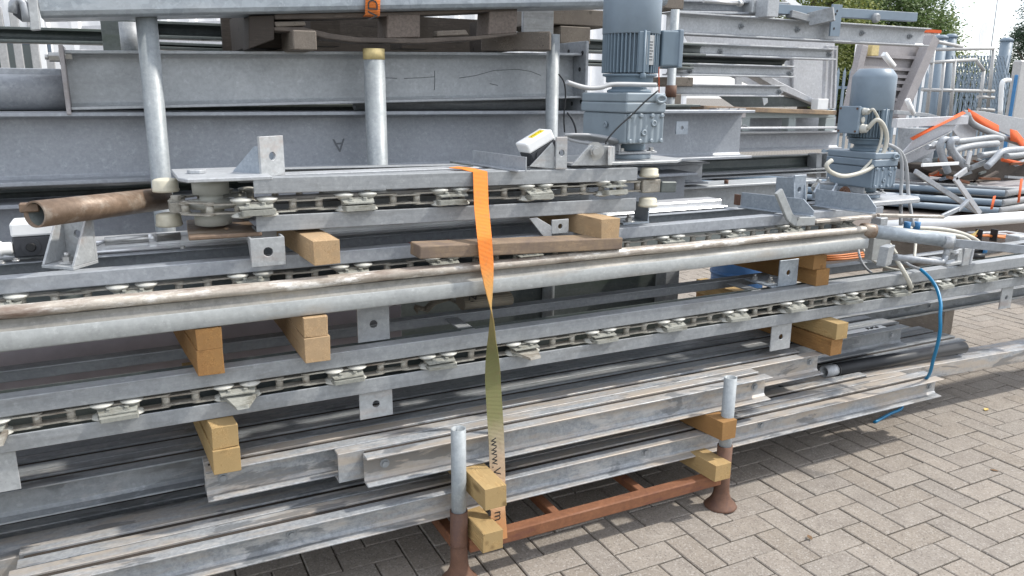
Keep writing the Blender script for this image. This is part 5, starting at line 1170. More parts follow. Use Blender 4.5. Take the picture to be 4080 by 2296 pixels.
# sheet metal chute behind the slim beams
ct = thing('sheet_chute', 'pale folded sheet metal chute lying behind the slim beams of the right rear stack', 'sheet metal chute', at(2020, 240, QY+.5))
CY = QY+.35
m = MB(); m.poly([at(x, y, CY+.35) for x, y in ((1720, 86), (2100, 96), (2100, 275), (1995, 262), (1760, 160))], (0, 1, 0), .006); m.build('sheet', M['sheet'], ct)
m = MB(); m.poly([at(x, y, CY) for x, y in ((1850, 160), (1875, 158), (1960, 205), (2075, 262), (2070, 272), (1960, 226))], (0, 1, 0), .10); m.build('fold', M['sheet'], ct, .003)
for px, w_ in ((1857, 12), (1930, 12), (2000, 12)):
    m = MB(); p0, p1 = at(px, 118, CY+.33), at(px, 235, CY+.33); m.bar(p0, p1, .05, .02, up=(0, 1, 0)); m.build('seam', M['sheet'], ct)
for px in (2078, 2092, 2102):
    m = MB(); m.bar(at(px, 116, CY-.02), at(px-6, 272, CY-.02), .018, .03, up=(0, 1, 0)); m.build('edge_post', M['sheet'], ct, .001)
m = MB(); m.obox(at(2062, 262, CY-.06), (.05, 0, 0), (0, .03, 0), (0, 0, .035)); m.build('corner_block', M['white'], ct, .002)
m = MB(); m.poly([at(x, y, CY+.05) for x, y in ((1800, 236), (1940, 236), (2075, 268), (1850, 270))], (0, 1, .3), .02); m.build('under_plate', M['dark_steel'], ct)
m = MB(); p0, p1 = at(1770, 272, QY), at(2105, 284, QY); m.bar(p0+V((0, .1, 0)), p1+V((0, .1, 0)), .2, .028); m.build('plank', M['plank'], None, .003, 'brown plank under the sheet metal chute in the right rear stack', 'plank', origin=(p0+p1)/2)
# junction box with three latches
jb = thing('junction_box', 'grey latched junction box with three bright clips on the right rear stack', 'junction box', at(1832, 318, QY-.02))
p0, p1 = at(1800, 318, QY-.05), at(1867, 318, QY-.05); z1, z2, z3 = p0.z, at(1830, 297, QY-.05).z, at(1830, 272, QY-.05).z
m = MB(); m.box(p0.x, p1.x, QY-.05, QY+.14, z1, z2-.002); m.build('body', M['bracket'], jb, .003)
m = MB(); m.box(p0.x-.012, p1.x+.012, QY-.062, QY+.15, z2, z3); m.build('lid', M['hopper'], jb, .003)
for px in (1815, 1842, 1866):
    p = at(px, 277, QY-.066); m = MB(); m.box(p.x-.022, p.x+.022, QY-.069, QY-.0625, p.z-.012, p.z+.012); m.box(p.x-.026, p.x+.026, QY-.073, QY-.0693, p.z-.004, p.z+.004); m.build('latch', M['nickel'], jb)
# sage grey window frame box
sf = thing('machine_frame', 'sage grey welded frame with rectangular openings in the right rear stack', 'machine frame', at(2000, 320, QY+.05))
FY = QY+.06
def fr(px0, py0, px1, py1, dep=.06, nm='member', mm='green_grey', y=FY):
    a, b = at(px0, py0, y), at(px1, py1, y); m = MB(); m.box(min(a.x, b.x), max(a.x, b.x), y, y+dep, min(a.z, b.z), max(a.z, b.z)); m.build(nm, M[mm], sf, .002)
fr(1868, 278, 2100, 296); fr(1868, 297, 1885, 335); fr(1985, 297, 2000, 335); fr(2078, 297, 2098, 335); fr(1730, 285, 1770, 335); fr(1780, 300, 1800, 335)
fr(1690, 297, 2100, 335, .02, 'back_sheet', 'beam_grey', FY+.16)
rst = MB(); p = at(1745, 288, FY-.01); rst.box(p.x-.05, p.x+.05, FY-.012, FY-.002, p.z-.02, p.z+.015); rst.build('rust_patch', M['rust'], sf)
# pale long flats and the long grey beam
hbg, a, b = hb_px('long smooth grey H beam in the middle of the right rear stack', (1700, 384), (2118, 378), .115, 'beam_grey', W_=.1)
m = MB(); a, b = at(1735, 323, QY-.05), at(2100, 321, QY-.05); m.bar(a, b, .06, .012); m.build('flat_bar', M['sheet'], None, .002, 'pale flat bar lying on the long grey H beam', 'flat bar', origin=a)
m = MB(); a, b = at(1735, 334, QY-.03), at(2122, 331, QY-.03); m.bar(a, b, .04, .01); m.build('flat_bar', M['sheet'], None, .002, 'second pale flat bar just above the long grey H beam', 'flat bar', origin=a)
for px in (1850, 1872): bolts_on(hbg, ((px, 318),), QY-.05, .008)
# end of the big beam (left), and small corroded beams
bkt = thing('end_bracket', 'blue grey hole plate on the end of the large H beam at centre right', 'bracket', at(1720, 325, 3.05))
p = at(1715, 322, 3.06); m = MB(); m.plate((p.x, 3.06, p.z), (1, 0, 0), (0, 0, 1), .006, .07, .06, .009); m.build('plate', M['bracket_blue'], bkt)
hb_px('short pale beam end under the large H beam at centre right', (1560, 470), (1782, 467), .115, 'galv', 3.25, .12)
# dark recess frames
hb_px('dark frame beam below the long grey H beam', (1745, 432), (2080, 424), .085, 'dark_steel', QY+.12, .1)
hb_px('grey purlin under the dark frame beam with bolts', (1760, 450), (2090, 436), .03, 'galv_dull', QY+.02, .12)
for px in (2050, 2075, 2105):
    a, b = at(px, 386, QY+.1), at(px-3, 445, QY+.1); m = MB(); m.bar(a, b, .05, .08, up=(0, 1, 0)); m.build('steel_post', M['galv_dull'], None, .002, 'short grey upright below the long grey H beam, %s' % ('left of three' if px < 2060 else 'middle of three' if px < 2090 else 'right of three beside the blue motor'), 'post', 'short uprights in the right rear stack', origin=b)
for px0, px1, py0, py1 in ((1790, 1895, 425, 446), (1900, 1965, 424, 441), (1975, 2010, 423, 437)):
    a, b = at(px0, py1, QY+.25), at(px1, py0, QY+.25); m = MB(); m.box(a.x, b.x, QY+.25, QY+.27, a.z, b.z); m.build('panel', M['green_grey'], None, .001, 'sage panel in the dark recess, %s' % {1790: 'leftmost and widest', 1900: 'middle', 1975: 'rightmost and smallest'}[px0], 'panel', 'sage panels in the recess', origin=a)
# lowest pale wide beam in front
a, b = at(1670, 540, 3.25), at(2030, 515, 3.25); tz = (at(1690, 478, 3.25).z+at(2000, 452, 3.25).z)/2; wb_ = h_beam('wide pale H beam with a stud on its flange behind the upper track', (a.x-.3, 3.35, tz-.22), (b.x+.1, 3.35, tz-.22), .2, .22, 'beam_pale', group='beams of the rear stack at right'); m = MB(); m.lathe(V((a.x+.45, 3.3, tz)), [(.012, 0), (.012, .02)], 10); m.build('stud', M['rustbolt'], wb_)

# ------------------------------------------------------------------ yard clutter at the far right
def tubepx(name, label, pts, Y, r, mname, cat='tube', group=None, n=10, smooth=True):
    P = [at(x, y, Y if not isinstance(Y, (list, tuple)) else Y[k]) for k, (x, y) in enumerate(pts)]
    if smooth and len(P) > 2:
        Q = []
        for k in range(len(P)-1):
            p0, p1, p2, p3 = P[max(k-1, 0)], P[k], P[k+1], P[min(k+2, len(P)-1)]
            for s in range(4):
                t = s/4; Q.append(.5*((2*p1)+(p2-p0)*t+(2*p0-5*p1+4*p2-p3)*t*t+(3*p1-p0-3*p2+p3)*t**3))
        P = Q+[P[-1]]
    m = MB(); m.tube(P, r, n); return m.build(name, M[mname], None, label=label, cat=cat, group=group, origin=P[0])
E5 = lambda x, y: C(3480, 400, 2.9, x, y)
# big white pipe
a, b = at(2195, 574, 3.35), at(2760, 533, 3.35)
wp = thing('white_pipe', 'thick sunlit white pipe lying behind the pivot arm at right', 'pipe', (a+b)/2-V((0, 0, .06))); m = MB(); m.pipe(a, b, .042, .038, 24); m.build('pipe', M['white'], wp)
# blocks under the pipe
for k, px in enumerate((2330, 2700)):
    p = at(px, 565, 3.35); m = MB(); m.box(p.x-.05, p.x+.05, 3.1, 3.6, 0, p.z-.03); m.build('timber', M['pallet_y'], None, .004, 'old timber block under the thick white pipe, %s' % ('near one' if k == 0 else 'far one'), 'timber', 'blocks under the white pipe', origin=(p.x, 3.35, 0))
# orange and grey cable bundle
rr_ = random.Random(5)
ob = thing('cable_bundle', 'tangled orange and grey cables tied with black wire at the right edge', 'cable bundle', at(2530, 605, 2.8))
for k in range(9):
    mm = 'orange' if k % 2 == 0 else 'cable_grey'; y0 = rr_.uniform(-8, 8)
    pts = [(2440+rr_.uniform(-6, 6), 592+y0), (2480, 588+y0+rr_.uniform(-5, 5)), (2530, 592+y0*.8+rr_.uniform(-6, 6)), (2575, 600+y0+rr_.uniform(-8, 8)), (2620, 606+y0)]
    P = [at(x, y, 2.75+.02*k) for x, y in pts]; m = MB(); m.tube(P, .0075, 7); m.build('cable', M[mm], ob)
for px in (2462, 2500):
    m = MB(); p = at(px, 592, 2.74); m.obox(p, (.004, 0, 0), (0, .02, 0), (0, 0, .035)); m.build('tie', M['black'], ob)
P = [at(x, y, 2.7) for x, y in ((2080, 655), (2130, 652), (2170, 647), (2205, 643))]; m = MB(); 
for k in range(3): m.tube([p+V((0, .02*k, .006*k)) for p in P], .0055, 7)
m.build('cable_bundle', M['orange'], None, label='thin orange cables on the lower track beside the brown orange timbers', cat='cable bundle', origin=P[0])
cable([at(x, y, 2.55) for x, y in ((2230, 575), (2330, 574), (2400, 582), (2450, 600), (2470, 618))], .010, 'cable_cream', 'cream hose arching over the switch box, upper')
cable([at(x, y, 2.5) for x, y in ((2290, 583), (2350, 586), (2420, 596), (2445, 612))], .010, 'cable_cream', 'cream hose arching over the switch box, lower')
m = MB(); p = at(2560, 600, 2.6); m.obox(p+V((0, 0, -.03)), (.05, 0, 0), (0, .04, 0), (0, 0, .05)); m.build('terminal_box', M['bracket'], None, .004, 'small grey terminal box at the right edge on the lower track', 'terminal box', origin=p)
for px in (2212, 2290):
    m = MB(); p = at(px, 556, 2.75); m.obox(p, (.028, 0, 0), (0, .03, 0), (0, 0, .02)); m.build('clamp_block', M['bracket'], None, .003, 'small grey block behind the flat bar, %s' % ('left' if px < 2250 else 'right'), 'block', 'grey blocks behind the flat bar', origin=p)
lf = thing('leaf', 'yellow green leaf caught on the cables at right', 'leaf', at(2445, 590, 2.7)); m = MB(); m.poly([at(x, y, 2.7) for x, y in ((2418, 604), (2430, 592), (2448, 588), (2462, 578), (2452, 596), (2436, 603))], (.2, 1, .3), .001); m.build('blade', M['leaf_y'], lf)
# stack of tube frames, corner towards the camera
for k, (py, yy) in enumerate(((487, 4.55), (511, 4.50), (531, 4.45))):
    P = at(2528-8*k, py, yy); t = thing('tube_barrier', 'flat blue grey tube frame in the pile at right, %s of three' % ('topmost', 'middle', 'lowest')[k], 'barrier', P-V((0, 0, .03)), 'tube frames stacked flat')
    A_ = P+V((-1.9, 3.2, 0)); B_ = P+V((2.2, .35, 0))
    for (u, v_), nm, mm in (((P, A_), 'long_tube', 'fence'), ((P, B_), 'short_tube', 'fence_pale'), ((A_, A_+(B_-P)), 'long_tube', 'fence')):  # near short side is paler: the sunlight on it is painted in
        m = MB(); m.cyl(u, v_, .032, 12); m.build(nm, M[mm], t)
    m = MB(); m.cyl(P+V((.5, .08, 0)), A_+V((.5, .08, 0)), .02, 8); m.build('bar', M['galv_dull'], t)
    pz = MB(); pz.poly([P+V((0, 0, -.02)), B_+V((0, 0, -.02)), A_+(B_-P)+V((0, 0, -.02)), A_+V((0, 0, -.02))], (0, 0, -1), .01); pz.build('mesh_panel', M['hopper'], t)
for px, py, hh in ((2498, 510, 34), (2566, 480, 60)):
    a, b = at(px+4, py-hh/2, 4.35), at(px-4, py+hh/2, 4.3); ribbon([a, a.lerp(b, .5), b], .028, [V((1, .2, 0))]*3).build('ratchet_strap', M['strap_red'], None, label='orange strap round the stacked tube frames, %s' % ('left one' if px < 2530 else 'right one at the photo edge'), cat='lashing strap', origin=a)
m = MB(); q = at(2400, 540, 4.6); m.box(q.x-1.6, q.x+2.6, 4.7, 7.5, .0, at(2520, 545, 4.5).z); m.build('pallet_stack', M['chipblock'], None, .01, 'dark timber base under the stacked tube frames', 'timber base', origin=(q.x, 5, 0))
# folded sheet channels with orange strap
GY = 5.6
fs_ = thing('folded_sheet', 'long folded pale steel gutter leaning on the pipe pile at right', 'steel gutter', at(2350, 350, GY))
def pan(nm, pts, mm='sheet', Y=GY, th=.02, par=None):
    P = [at(*E5(x, y), Y if not isinstance(Y, (list, tuple)) else Y[k]) for k, (x, y) in enumerate(pts)]; m = MB(); m.poly(P, (0, 1, 0), th); return m.build(nm, M[mm], par or fs_, .002)
pan('outer_face', ((345, 600), (490, 440), (1050, 160), (985, 225), (910, 355), (365, 625)), 'sheet')
pan('lip', ((365, 627), (910, 357), (905, 375), (360, 645)), 'galv_dull', GY-.03)
pan('lower_face', ((355, 650), (700, 480), (720, 575), (335, 765)), 'sheet', GY+.02)
pan('under_fold', ((380, 745), (620, 640), (540, 770), (490, 810)), 'galv_dull', GY+.05)
fr_ = thing('folded_sheet', 'wide folded pale sheet with ridge running out of the right photo edge', 'sheet metal', at(2520, 340, GY+.3))
pan('left_slope', ((1060, 150), (1200, 330), (1180, 430), (990, 440), (920, 350)), 'sheet', GY+.12, .02, fr_)
pan('top_slope', ((1050, 112), (1280, 130), (1740, 215), (1740, 480), (1400, 330), (1150, 250), (1060, 150)), 'zinc_bright', GY+.2, .02, fr_)
tubepx('bent_tube', 'bent grey tube along the edge of the wide folded sheet', [E5(*p) for p in ((1085, 160), (1140, 265), (1300, 350), (1500, 430), (1740, 510))], GY+.05, .035, 'galv_dull', 'tube', 'bent tubes in the pile')
q = [at(*E5(*p), GY-.04) for p in ((440, 450), (700, 310), (1050, 140))]; ribbon(q, .03, [V((.3, .8, .3))]*3).build('ratchet_strap', M['strap_red'], None, label='orange strap along the left edge of the long folded gutter', cat='lashing strap', origin=q[1])
q = [at(*E5(*p), GY+.1) for p in ((1095, 145), (1250, 235), (1450, 340))]; ribbon(q, .05, [V((.2, .3, 1))]*3).build('ratchet_strap', M['strap_red'], None, label='orange strap across the ridge of the wide folded sheet', cat='lashing strap', origin=q[1])
q = [at(*E5(*p), GY) for p in ((1580, 400), (1660, 420), (1740, 520))]; ribbon(q, .07, [V((.2, .3, 1))]*3).build('ratchet_strap', M['strap_red'], None, label='crumpled orange strap at the right edge above the bent tubes', cat='lashing strap', origin=q[1])
# bent tubes
BT = [('hooked grey tube hanging in front of the pipe pile, left', ((860, 460), (800, 460), (770, 540), (800, 660), (860, 830)), 5.0, .045, 'galv'),
      ('hooked grey tube hanging in front of the pipe pile, right', ((960, 460), (900, 470), (890, 540), (960, 650), (1075, 770)), 4.95, .05, 'galv'),
      ('long pale tube on top of the pipe pile', ((940, 480), (1150, 460), (1380, 430), (1480, 450)), 5.15, .042, 'galv_dull'),
      ('long wavy tube second in the pipe pile', ((890, 620), (1000, 560), (1200, 520), (1430, 500)), 5.1, .045, 'galv_dull'),
      ('dark ended tube in the pipe pile below the folded sheet', ((1230, 640), (1450, 610), (1760, 585)), 4.95, .04, 'galv_dull'),
      ('swan necked grey tube in the pipe pile', ((1310, 770), (1390, 690), (1480, 600), (1600, 575), (1760, 570)), 4.85, .045, 'galv'),
      ('short tube at the right edge of the pipe pile', ((1530, 645), (1640, 640), (1760, 625)), 4.8, .04, 'galv_dull'),
      ('small tube stub left in the pipe pile', ((620, 545), (700, 530), (780, 520)), 5.15, .035, 'galv'),
      ('white tube stub left in the pipe pile', ((690, 505), (800, 480)), 5.1, .03, 'white')]
for lab, pts, Y, r, mm in BT: tubepx('bent_tube', lab, [E5(*p) for p in pts], Y, r*.75, mm, 'tube', 'bent tubes in the pile')
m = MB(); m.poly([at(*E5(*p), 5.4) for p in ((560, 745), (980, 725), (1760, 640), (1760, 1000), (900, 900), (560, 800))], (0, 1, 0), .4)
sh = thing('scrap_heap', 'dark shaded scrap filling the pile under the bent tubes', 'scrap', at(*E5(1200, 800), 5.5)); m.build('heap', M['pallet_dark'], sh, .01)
rs_ = random.Random(9)
for k in range(26):
    x, y = rs_.uniform(580, 1740), rs_.uniform(680, 960); a = rs_.uniform(-.5, .4); L_ = rs_.uniform(60, 260); Y = rs_.uniform(5.0, 5.35)
    p, q = at(*E5(x, y), Y), at(*E5(x+L_*math.cos(a), y+L_*math.sin(a)), Y+rs_.uniform(-.1, .1)); m = MB()
    if k % 3 == 0: m.cyl(p, q, rs_.uniform(.015, .03), 8)
    else: m.bar(p, q, rs_.uniform(.02, .05), rs_.uniform(.01, .03))
    m.build('scrap_bar', M[rs_.choice(['galv_dull', 'dark_steel', 'rust', 'galv_dull', 'fence', 'strap_red', 'pallet'])], sh)
def zig(label, pts, Y, wdt, mname):
    P = [at(*E5(*p), Y) for p in pts]; m = MB()
    for k in range(len(P)-1): m.bar(P[k], P[k+1], .02, wdt, up=(1, 0, .3))
    m.build('flat_bar', M[mname], None, .002, label, 'flat bar', 'flat bars leaning on the tube frames', origin=P[0])
zig('bent flat bar zigzagging down in front of the stacked tube frames', ((1075, 800), (940, 900), (1230, 1310)), 4.2, .045, 'sheet')
zig('straight bar slanting down to the right in front of the tube frames', ((480, 820), (760, 1010), (1230, 1310)), 4.25, .04, 'galv')
zig('bar running right into the dark scrap heap', ((1120, 590), (1085, 740)), 4.9, .05, 'sheet')
zig('slim rail across the shaded scrap under the bent tubes', ((560, 750), (980, 728)), 4.9, .03, 'white')

# ------------------------------------------------------------------ hopper, fences, buildings, trees
hp_ = thing('hopper', 'leaning brownish ribbed steel hopper behind the right rear stack', 'hopper', at(2240, 300, 6.5))
HY = 6.5
m = MB(); m.poly([at(x, y, HY) for x, y in ((2165, 112), (2332, 100), (2270, 320), (2150, 300))], (0, 1, 0), .05); m.build('wall_panel', M['hopper'], hp_)
for py in (142, 172, 190, 205, 222, 248, 272):
    a, b = at(2165-(py-110)*.08, py-3, HY-.03), at(2330-(py-100)*.27, py+5, HY-.03); m = MB(); m.bar(a, b, .05, .035); m.build('rib', M['hopper'], hp_)
m = MB(); m.bar(at(2345, 95, HY-.1), at(2255, 300, HY-.1), .12, .14, up=(1, 0, 0)); m.build('corner_post', M['hopper'], hp_, .004)
m = MB(); m.bar(at(2170, 115, HY-.1), at(2128, 300, HY-.1), .08, .1, up=(1, 0, 0)); m.build('corner_post', M['hopper'], hp_, .004)
m = MB(); m.obox(at(2197, 127, HY-.12), (.06, 0, 0), (0, .03, 0), (0, 0, .06)); m.build('lamp', M['yellow_paint'], hp_, .005)
tubepx('flat_bar', 'pale bar leaning over the cap of the right motor', [(2223, 136), (2248, 168)], 5.4, .03, 'white', 'bar', n=4)
tubepx('flat_bar', 'pale bar leaning beside the right motor fins', [(2282, 250), (2298, 287)], 5.4, .025, 'white', 'bar', n=4)
m = MB(); m.bar(at(2250, 310, 5.6), at(2430, 302, 5.6), .06, .09); m.build('channel', M['sheet'], None, .002, 'pale horizontal channel behind the right motor leading to the folded gutter', 'channel', origin=at(2330, 306, 5.6))
m = MB(); m.bar(at(2252, 282, 5.7), at(2330, 290, 5.7), .04, .04); m.bar(at(2330, 290, 5.7), at(2390, 306, 5.7), .04, .04); m.build('flat_bar', M['galv_dull'], None, .002, 'kinked grey bar above the pale horizontal channel', 'bar', origin=at(2330, 290, 5.7))
br_ = thing('barrel', 'dark steel bin standing behind the right motor under the pale channel', 'bin', at(2300, 390, 6.0)); m = MB(); p = at(2300, 390, 6.0); m.lathe((p.x, 6.0, 0), [(.17, 0), (.2, p.z+.3)], 24); m.build('body', M['galv_dull'], br_)
# blue grey posts and guard frames
for px, top, bot, r, lab in ((2352, 98, 300, .10, 'thick blue grey post behind the hopper, left one'), (2378, 95, 300, .085, 'thick blue grey post behind the hopper, right one'), (2518, 104, 300, .09, 'tall blue grey gate post near the right edge')):
    x = at(px, 200, 8.2).x; zt = at(px, top, 8.2).z; t = thing('gate_post', lab, 'post', (x, 8.2, 0), 'blue grey gate posts'); m = MB(); m.cyl((x, 8.2, 0), (x, 8.2, zt), r, 20); m.build('post', M['fence'], t)
    m = MB(); m.lathe((x, 8.2, zt), [(r*1.1, 0), (r*1.1, .03), (r*.6, .06)], 20); m.build('cap', M['fence'], t)
gf = thing('guard_frame', 'pale tubular guard rail frame with chain link infill right of the hopper', 'railing', at(2430, 290, 7.4))
def gr_bar(p, q, r=.024, Y=7.4): 
    m = MB(); m.cyl(at(*p, Y), at(*q, Y), r, 10); m.build('rail', M['fence_pale'], gf)
for p, q in (((2340, 125), (2500, 122)), ((2500, 122), (2485, 270)), ((2350, 122), (2330, 300)), ((2335, 158), (2455, 150)), ((2455, 150), (2475, 178)), ((2475, 178), (2462, 280)), ((2320, 226), (2500, 230)), ((2375, 158), (2360, 300)), ((2402, 150), (2390, 300)), ((2460, 244), (2500, 246)), ((2330, 100), (2420, 118)), ((2460, 275), (2500, 278))): gr_bar(p, q)
# chain link
cl = thing('mesh_fence', 'diamond mesh fence panel behind the guard rail frame', 'fence', at(2430, 280, 8.0)); m = MB()
def lk(p, q):
    a, b = at(*p, 8.0), at(*q, 8.0); m.bar(a, b, .012, .012)
for k in range(17):
    x = 2395+k*8; lk((x, 140), (x+42, 310)); lk((x+20, 140), (x-22, 310))
m.build('wire_mesh', M['fence'], cl)
# palisade fence
pf = thing('palisade_fence', 'long blue grey palisade fence across the yard behind the guard frames', 'fence', at(2450, 300, 11))
pale = MB(); pale.box(-.03, .03, -.02, .0, 0, 1.85); pale.add([(-.03, -.02, 1.85), (.03, -.02, 1.85), (.03, 0, 1.85), (-.03, 0, 1.85), (0, -.01, 1.95)], [(0, 1, 4), (1, 2, 4), (2, 3, 4), (3, 0, 4)])
pme = pale.mesh('pale', M['fence'])
xl, xr = at(2090, 200, 11).x, at(2760, 200, 11).x; k = 0; x = xl
while x < xr: inst(pme, 'pale', pf, (x, 11, .1)); x += .17
for z in (.45, 1.65): m = MB(); m.box(xl, xr, 11.001, 11.05, z, z+.05); m.build('rail', M['fence'], pf)
# portable cabinet at the right edge
tc = thing('cabinet', 'grey cabinet with blue edge at the right border behind the folded sheets', 'cabinet', at(2570, 300, 7.0))
a, b = at(2545, 305, 7.0), at(2660, 155, 7.0)
m = MB(); m.box(a.x, b.x, 7.0, 7.12, .0, b.z); m.build('body', M['fence_pale'], tc, .02)
m = MB(); m.box(a.x-.03, a.x-.002, 7.0, 7.05, .0, b.z-.2); m.build('edge_panel', M['blue_plastic'], tc, .01)
tubepx('bent_tube', 'white bent handle tube left of the grey cabinet', [(2516, 290), (2520, 215), (2528, 203), (2540, 202)], 6.9, .03, 'white')
# buildings
bl = thing('building', 'white corrugated building with dark framed windows behind the stacks at left', 'building', (0, 9.5, 0))
WY = 9.5; xa, xb = at(-300, 100, WY).x, at(1720, 60, WY).x
def clad_mat():
    t = NT('white_cladding'); return t.setp((.78, .79, .80), .45, 0, .4)
M['clad'] = paint('white_cladding', (.74, .75, .76), .45, dirt=.12); M['glass'] = plain('dark_window_glass', (.05, .07, .07), .08, 0, .3, 3, .6); M['frame'] = paint('slate_window_frame', (.10, .13, .17), .5, dirt=.1)
m = MB(); x = xa; n = 0; vs = []; 
prof = []
while x < xb: prof += [(x, 0), (x+.16, 0), (x+.19, -.035), (x+.25, -.035)]; x += .28
vs = [(px, WY+py, 0) for px, py in prof]+[(px, WY+py, 4.2) for px, py in prof]; q = len(prof)
m.add(vs, [(k, k+1, q+k+1, q+k) for k in range(q-1)]); m.build('wall', M['clad'], bl)
m = MB(); m.box(xa, xb, WY-.12, WY+6, 4.2, 4.35); m.build('roof', M['sheet'], bl)
m = MB(); m.box(xb, xb+.05, WY, WY+6, 0, 4.2); m.build('side_wall', M['clad'], bl)
for (px0, px1) in ((-90, 56),):
    a, b = at(px0, 196, WY), at(px1, 108, WY); f = MB(); f.box(a.x-.3, b.x+.25, WY-.09, WY-.045, .6, b.z+.12); fo = f.build('window', M['frame'], bl, .004)
    m = MB(); m.box(a.x-.12, b.x+.1, WY-.095, WY-.0905, .75, b.z-.02); m.build('pane', M['glass'], fo)
m = MB(); a = at(105, 196, WY-.3); m.box(a.x-.07, a.x+.07, WY-.2, WY-.1, 0, 2.6); m.build('door_frame', M['white'], bl, .004)
a, b = at(24, 205, WY-.12), at(92, 191, WY-.12); m = MB(); m.box(a.x, b.x, WY-.125, WY-.096, a.z-.1, b.z); m.build('sticker', M['white'], bl); m = MB(); m.box(a.x-.04, b.x+.04, WY-.0945, WY-.0905, a.z-.1, b.z+.03); m.build('sticker_edge', M['blue_plastic'], bl)
for px in (12, 50, 92, 128):
    a = at(px, 160, 5.2); m = MB(); m.box(a.x-.02, a.x+.02, 5.2, 5.24, 0, 1.95 if px != 128 else 1.7); m.build('fence_bar', M['fence_pale'], None, .003, 'pale flat upright standing between the rear stack and the white building, %s' % {12: 'leftmost', 50: 'second from left', 92: 'third from left', 128: 'rightmost and shortest'}[px], 'upright', 'pale uprights at left', origin=(a.x, 5.2, 0))
# pale sheets leaning behind
m = MB(); m.poly([at(x, y, 5.6) for x, y in ((205, 66), (620, 50), (640, 130), (200, 125))], (0, 1, 0), .01); m.build('metal_sheet', M['sheet'], None, 0, 'pale sheet metal panel behind the dark beams at left', 'sheet metal', origin=at(400, 130, 5.6))
# white and red container in the distance
ct2 = thing('container', 'distant white container with thin red roof edge under the trees', 'container', at(2260, 130, 22))
a, b, z = at(2150, 130, 22), at(2352, 130, 22), at(2260, 78, 22).z
m = MB(); x = a.x; prof = []
while x < b.x: prof += [(x, 0), (x+.2, 0), (x+.25, .06), (x+.4, .06)]; x += .45
vs = [(px, 22+py, 0) for px, py in prof]+[(px, 22+py, z) for px, py in prof]; q = len(prof); m.add(vs, [(k, k+1, q+k+1, q+k) for k in range(q-1)]); m.build('wall', M['clad'], ct2)
m = MB(); m.box(a.x-.1, b.x+.1, 21.9, 25, z, z+.12); m.build('roof_edge', M['strap_red'], ct2)
m = MB(); m.poly([(b.x, 22, 0), (b.x+.1, 22, 0), (b.x+3, 27, 0), (b.x+3, 27, z-.3), (b.x, 22, z)], (0, 0, 1), .01); m.poly([(b.x, 22, 0), (b.x+2.2, 22.5, 0), (b.x+2.2, 22.5, z-.9), (b.x, 22, z)], (0, 1, 0), .05); m.build('gable', M['clad'], ct2)
# trees
def leaf_mat(name, c1, c2):
    t = NT(name); v = t.coords(rnd=False); col = t.mix(t.ramp(t.noise(v, 1.3, 3), [(.35, 0), (.65, 1)]), c1, c2); col = t.mix(t.ramp(t.noise(v, 14, 2), [(.4, 0), (.7, .5)]), col, tuple(x*1.5 for x in c2))
    t.b.inputs['Transmission Weight'].default_value = 0
    m = t.setp(col, .6, 0, .3)
    tr = t.new('ShaderNodeBsdfTranslucent'); t.link(col, tr.inputs[0]); mx = t.new('ShaderNodeMixShader'); mx.inputs[0].default_value = .3
    t.link(t.b.outputs[0], mx.inputs[1]); t.link(tr.outputs[0], mx.inputs[2]); t.link(mx.outputs[0], t.n['Material Output'].inputs[0]); return m
M['leaf1'] = leaf_mat('green_foliage', (.05, .095, .028), (.115, .17, .045)); M['leaf2'] = leaf_mat('yellowing_foliage', (.085, .13, .03), (.21, .24, .055)); M['leaf3'] = leaf_mat('dark_conifer', (.025, .05, .03), (.05, .085, .045))
M['bark'] = plain('bark', (.08, .065, .05), .9, 0, .5, 12)
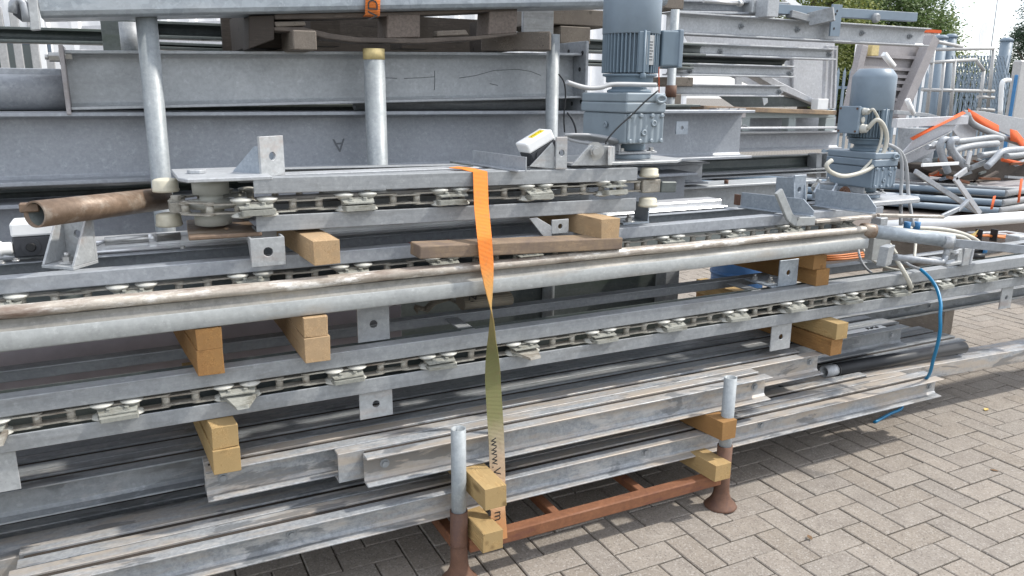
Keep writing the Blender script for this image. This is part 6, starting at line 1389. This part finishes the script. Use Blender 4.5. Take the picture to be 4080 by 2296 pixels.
def tree(label, px, py_base, Y, hgt, wid, mname, seed, nclump=60, leaves=70, col=False, ls=.12, cat='tree', name='tree'):
    r = random.Random(seed); b = at(px, 200, Y); x0 = b.x; t = thing(name, label, cat, (x0, Y, 0), 'trees behind the yard')
    m = MB(); m.tube([(x0, Y, 0), (x0+.1, Y, hgt*.4), (x0, Y, hgt*.85)], .2, 8, rs=[wid*.07, wid*.05, .03]); 
    for k in range(7):
        a = r.uniform(0, 6.3); z = hgt*r.uniform(.3, .7); m.tube([(x0, Y, z), (x0+math.cos(a)*wid*.35, Y+math.sin(a)*wid*.35, z+hgt*.15)], .05, 6, rs=[.07, .02])
    m.build('trunk', M['bark'], t)
    cr = MB()
    for k in range(nclump):
        while True:
            u = V((r.uniform(-1, 1), r.uniform(-1, 1), r.uniform(-1, 1)))
            if u.length < 1 and u.length > .35: break
        zc = hgt*(.58+.42*u.z) if not col else hgt*(.5+.5*u.z); wf = 1 if not col else (1-max(0, u.z)*.6)
        c = V((x0+u.x*wid/2*wf, Y+u.y*wid/2*wf, zc)); R = wid*r.uniform(.07, .16)
        for j in range(leaves):
            d = V((r.gauss(0, 1), r.gauss(0, 1), r.gauss(0, .8)))*R*.6; p = c+d; s_ = ls*r.uniform(.6, 1.3)
            e = V((r.uniform(-1, 1), r.uniform(-1, 1), r.uniform(-1, 1))).normalized(); f = e.orthogonal().normalized()
            cr.add([p-e*s_, p+f*s_*.5, p+e*s_, p-f*s_*.5], [(0, 1, 2, 3)])
    cr.build('crown', M[mname], t)
tree('dense green broadleaf tree behind the right rear stack, largest', 2190, 0, 30, 7.6, 7.0, 'leaf1', 1, 200, 200, ls=.10)
tree('yellowing broadleaf tree left of the dense green one', 2030, 0, 28, 8.6, 5.4, 'leaf2', 2, 110, 180, ls=.09)
tree('mid green tree filling the gap above the clamp blocks', 2110, 0, 33, 9.4, 6.5, 'leaf1', 4, 140, 170, ls=.10)
tree('lower green tree right of the dense one beside the pale sky', 2300, 0, 31, 6.4, 4.5, 'leaf2', 3, 130, 180, ls=.095)
tree('dark columnar conifer at the right edge', 2590, 0, 20, 6.2, 2.6, 'leaf3', 5, 140, 170, True, .05)
tree('small thin shrub in front of the white sky', 2425, 0, 26, 3.9, 2.6, 'leaf2', 6, 50, 70, ls=.06, cat='shrub', name='shrub')
tree('low hedge bush behind the palisade fence', 2530, 0, 24, 2.9, 5, 'leaf2', 8, 80, 110, ls=.06, cat='shrub', name='shrub')
tree('dark bush behind the palisade fence beside the gate posts', 2440, 0, 23, 2.6, 6, 'leaf3', 9, 90, 110, ls=.06, cat='shrub', name='shrub')
fp = thing('flag_pole', 'thin pole with pale furled flag before the white sky', 'flag pole', (at(2500, 100, 18).x, 18, 0)); a = at(2498, 110, 18)
m = MB(); m.cyl((a.x, 18, 0), at(2515, -40, 18), .02, 8); m.build('pole', M['galv_dull'], fp)
m = MB(); m.poly([at(x, y, 18) for x, y in ((2465, 78), (2474, 58), (2486, 55), (2484, 75), (2470, 118), (2462, 116))], (0, 1, 0), .02); m.build('flag', M['white'], fp)
